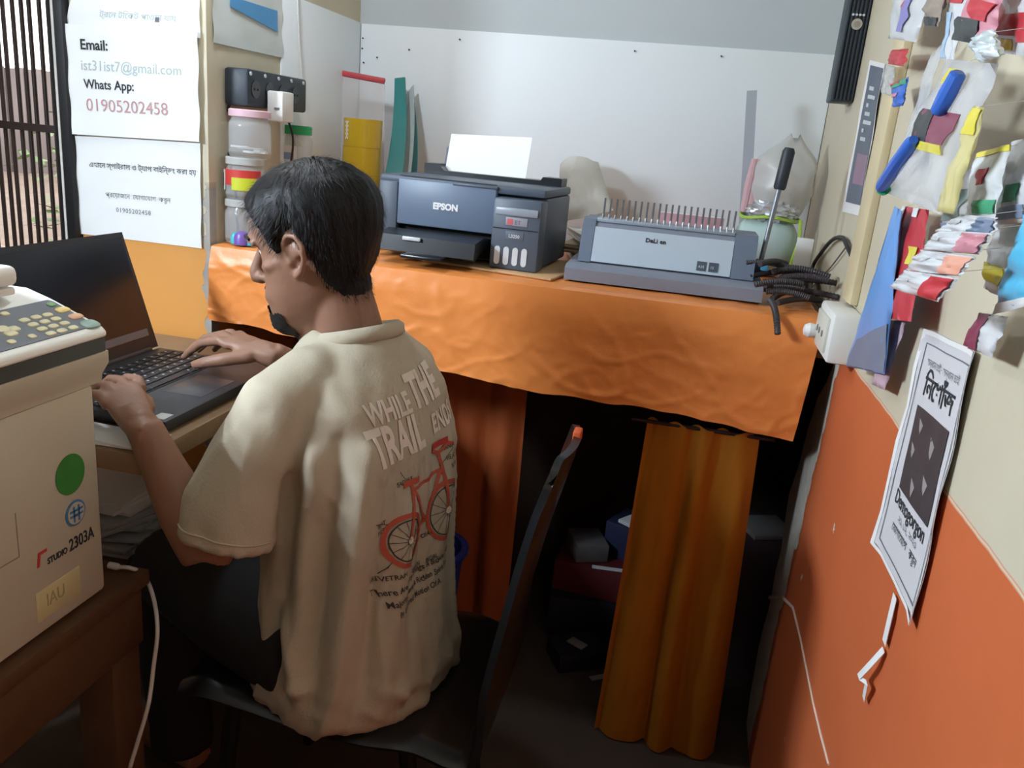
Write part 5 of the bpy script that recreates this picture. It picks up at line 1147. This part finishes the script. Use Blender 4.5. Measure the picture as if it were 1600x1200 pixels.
# collar band
g = G(); rings = []
for k in range(40):
    t_ = 2 * PI * k / 40; c = Vector((-.4945, 1.206, .984)) + PF * .066 * math.cos(t_) + PL * .070 * math.sin(t_) + UP * (-.018 * math.cos(t_) - .004); out = nrm(PF * math.cos(t_) + PL * math.sin(t_))
    rings.append([c + out * .003 + UP * -.012, c + out * .009 + UP * -.006, c + out * .006 + UP * .008, c + UP * .013 - out * .002, c - out * .006 + UP * .008, c - out * .004 - UP * .010])
g.loft(rings, closed=True); part('collar', g, M_shirt, shirt, world=True, ang=70)
# sleeve hem
g = G(); ax_ = nrm(Vector((-.598, .985, .706)) - Vector((-.588, .995, .765))); u_ = nrm(ax_.cross(UP)); v_ = ax_.cross(u_); pts = []
for k in range(49):
    t_ = 2 * PI * k / 48; c = Vector((-.595, .988, .724)); dr = u_ * math.cos(t_) + v_ * math.sin(t_); h = bvh.ray_cast(c + dr * .16, -dr)
    pts.append((h[0] + dr * .0004) if h[0] is not None and (h[0] - c).length < .078 else c + dr * .055)
g.tube(pts, .0016, 6); part('sleeve_seam', g, M_shirt, shirt, world=True, ang=80)
# ---- back print
ER = -PL.copy()                                   # towards his right hand
def onback(s, z, off=.0016):
    base = bp(180, z); o_ = base + ER * s - PF * .4; h = bvh.ray_cast(o_, PF)
    return (h[0] + h[1] * off * (1 if h[1].dot(PF) < 0 else -1)) if h[0] is not None and (h[0] - base).length < .35 else None
def printed(g2, m, nm, s0, z0, rot=0, off=.0016, maxl=.012):
    bm = bmesh.new(); vs = [bm.verts.new(v) for v in g2.v]
    for f in g2.f:
        try: bm.faces.new([vs[i] for i in f])
        except ValueError: pass
    for _ in range(3):
        e = [e for e in bm.edges if e.calc_length() > maxl]
        if not e: break
        bmesh.ops.subdivide_edges(bm, edges=e, cuts=1); bmesh.ops.triangulate(bm, faces=bm.faces[:])
    bm.verts.ensure_lookup_table(); c, s = math.cos(rot), math.sin(rot); P = []
    for i, v in enumerate(bm.verts): v.index = i; P.append(onback(s0 + v.co.x * c - v.co.y * s, z0 + v.co.x * s + v.co.y * c, off))
    g = G(); ok = [p is not None for p in P]; g.v = [p if p is not None else Vector((-.45, 1.17, .6)) for p in P]; g.f = [[v.index for v in f.verts] for f in bm.faces if all(ok[v.index] for v in f.verts)]; bm.free()
    used = sorted({i for f in g.f for i in f}); mp = {i: k for k, i in enumerate(used)}; g.v = [g.v[i] for i in used]; g.f = [[mp[i] for i in f] for f in g.f]
    if g.f:
        o = part(nm, g, m, shirt, world=True, ang=80); return o
def T2(s, size, xs=1, bold=.001): 
    return text_geo(s, size, ext=0, bold=bold, xs=xs)
M_pw = mat('print_cream', (222, 212, 200), .6, var=0); M_pk = mat('print_dark', (64, 58, 54), .8, var=0); M_pr_ = mat('print_red', (186, 86, 66), .7, var=.1)
rt = .10
printed(T2('WHILE', .042, .66, .0013), M_pw, 'print_lettering', -.098, .878, rt); printed(T2('THE', .068, .62, .0026), M_pw, 'print_lettering', -.010, .888, rt)
printed(T2('TRAIL', .074, .56, .0026), M_pw, 'print_lettering', -.105, .820, rt); printed(T2('ENDS', .042, .70, .0014), M_pw, 'print_lettering', .028, .842, rt)
def line2(pts, w):
    g = G()
    for (a, b) in zip(pts, pts[1:]):
        a, b = Vector((*a, 0)), Vector((*b, 0)); d_ = nrm(b - a); s_ = Vector((-d_.y, d_.x, 0)) * w / 2; k = len(g.v); g.v += [a - s_, b - s_, b + s_, a + s_]; g.f.append([k, k + 1, k + 2, k + 3])
    return g
def ring2(c, r, w, n=32, ry=1.0): 
    g = G(); 
    for k in range(n):
        t_ = 2 * PI * k / n; 
        for q in (r, r - w): g.v.append(Vector((c[0] + q * math.cos(t_), c[1] + q * ry * math.sin(t_), 0)))
    for k in range(n): l = (k + 1) % n; g.f.append([2 * k, 2 * l, 2 * l + 1, 2 * k + 1])
    return g
bz = .648
w1, w2 = (-.048, .047), (.056, .060)
for wc, r in ((w1, .040), (w2, .048)):
    printed(ring2(wc, r, .007, ry=1.08), M_pr_, 'print_wheel', 0, bz, off=.0016); printed(ring2(wc, r - .009, .002, ry=1.08), M_pk, 'print_rim', 0, bz)
    g = G()
    for k in range(14):
        t_ = 2 * PI * k / 14; q = line2([wc, (wc[0] + (r - .009) * math.cos(t_), wc[1] + (r - .009) * 1.08 * math.sin(t_))], .0009); g.add(q.v, q.f)
    printed(g, M_pk, 'print_spokes', 0, bz)
    printed(ring2(wc, .006, .0055), M_pw, 'print_hub', 0, bz, off=.0022)
for pts, w in [([w1, (-.030, .120), (.045, .130), (.004, .058), w1], .006), ([(.004, .058), (-.034, .128)], .006), ([w2, (.048, .135), (.042, .158)], .006), ([(-.050, .132), (-.016, .134)], .010), ([(.020, .168), (.042, .158), (.064, .170), (.080, .164)], .006)]: printed(line2(pts, w), M_pr_, 'print_frame', 0, bz, off=.002)
printed(line2([(.020, .170), (.064, .172)], .010), mat('print_bag_red', (190, 58, 52), .7, var=0), 'print_basket', 0, bz + .004, off=.0024)
for s_, zz_, tx_s in [(-.062, .785, 'SADDLE'), (.050, .812, 'HANDLE'), (.058, .795, 'HEADTUBE'), (.066, .780, 'FORK'), (-.098, .728, 'FLAT'), (-.098, .716, 'FREE'), (-.104, .640, 'DRIVETRAIN'), (-.028, .632, 'CHAIN'), (.008, .636, 'PEDAL'), (.0, .680, 'GEAR')]:
    printed(T2(tx_s, .011, .80, .0001), M_pk, 'print_caption', s_, zz_ - .005, rt)
for pts in [[(-.056, .155), (-.045, .140)], [(.060, .180), (.046, .160)], [(.074, .160), (.050, .140)], [(-.105, .085), (-.075, .075)], [(.11, .15), (.09, .12)], [(-.09, .0), (-.075, .02)]]: printed(line2(pts, .0010), M_pk, 'print_pointer', 0, bz)
for k, tx_s in enumerate(['There Are Many Things A Bicycle Does', 'Majority Have A Ridden Spirit For It', 'By Inspired Motion Of A']): printed(T2(tx_s, .0135, .82, .0002), M_pk, 'print_caption', -.100 + .013 * k, .612 - k * .0175, rt)
bpy.context.view_layer.update()
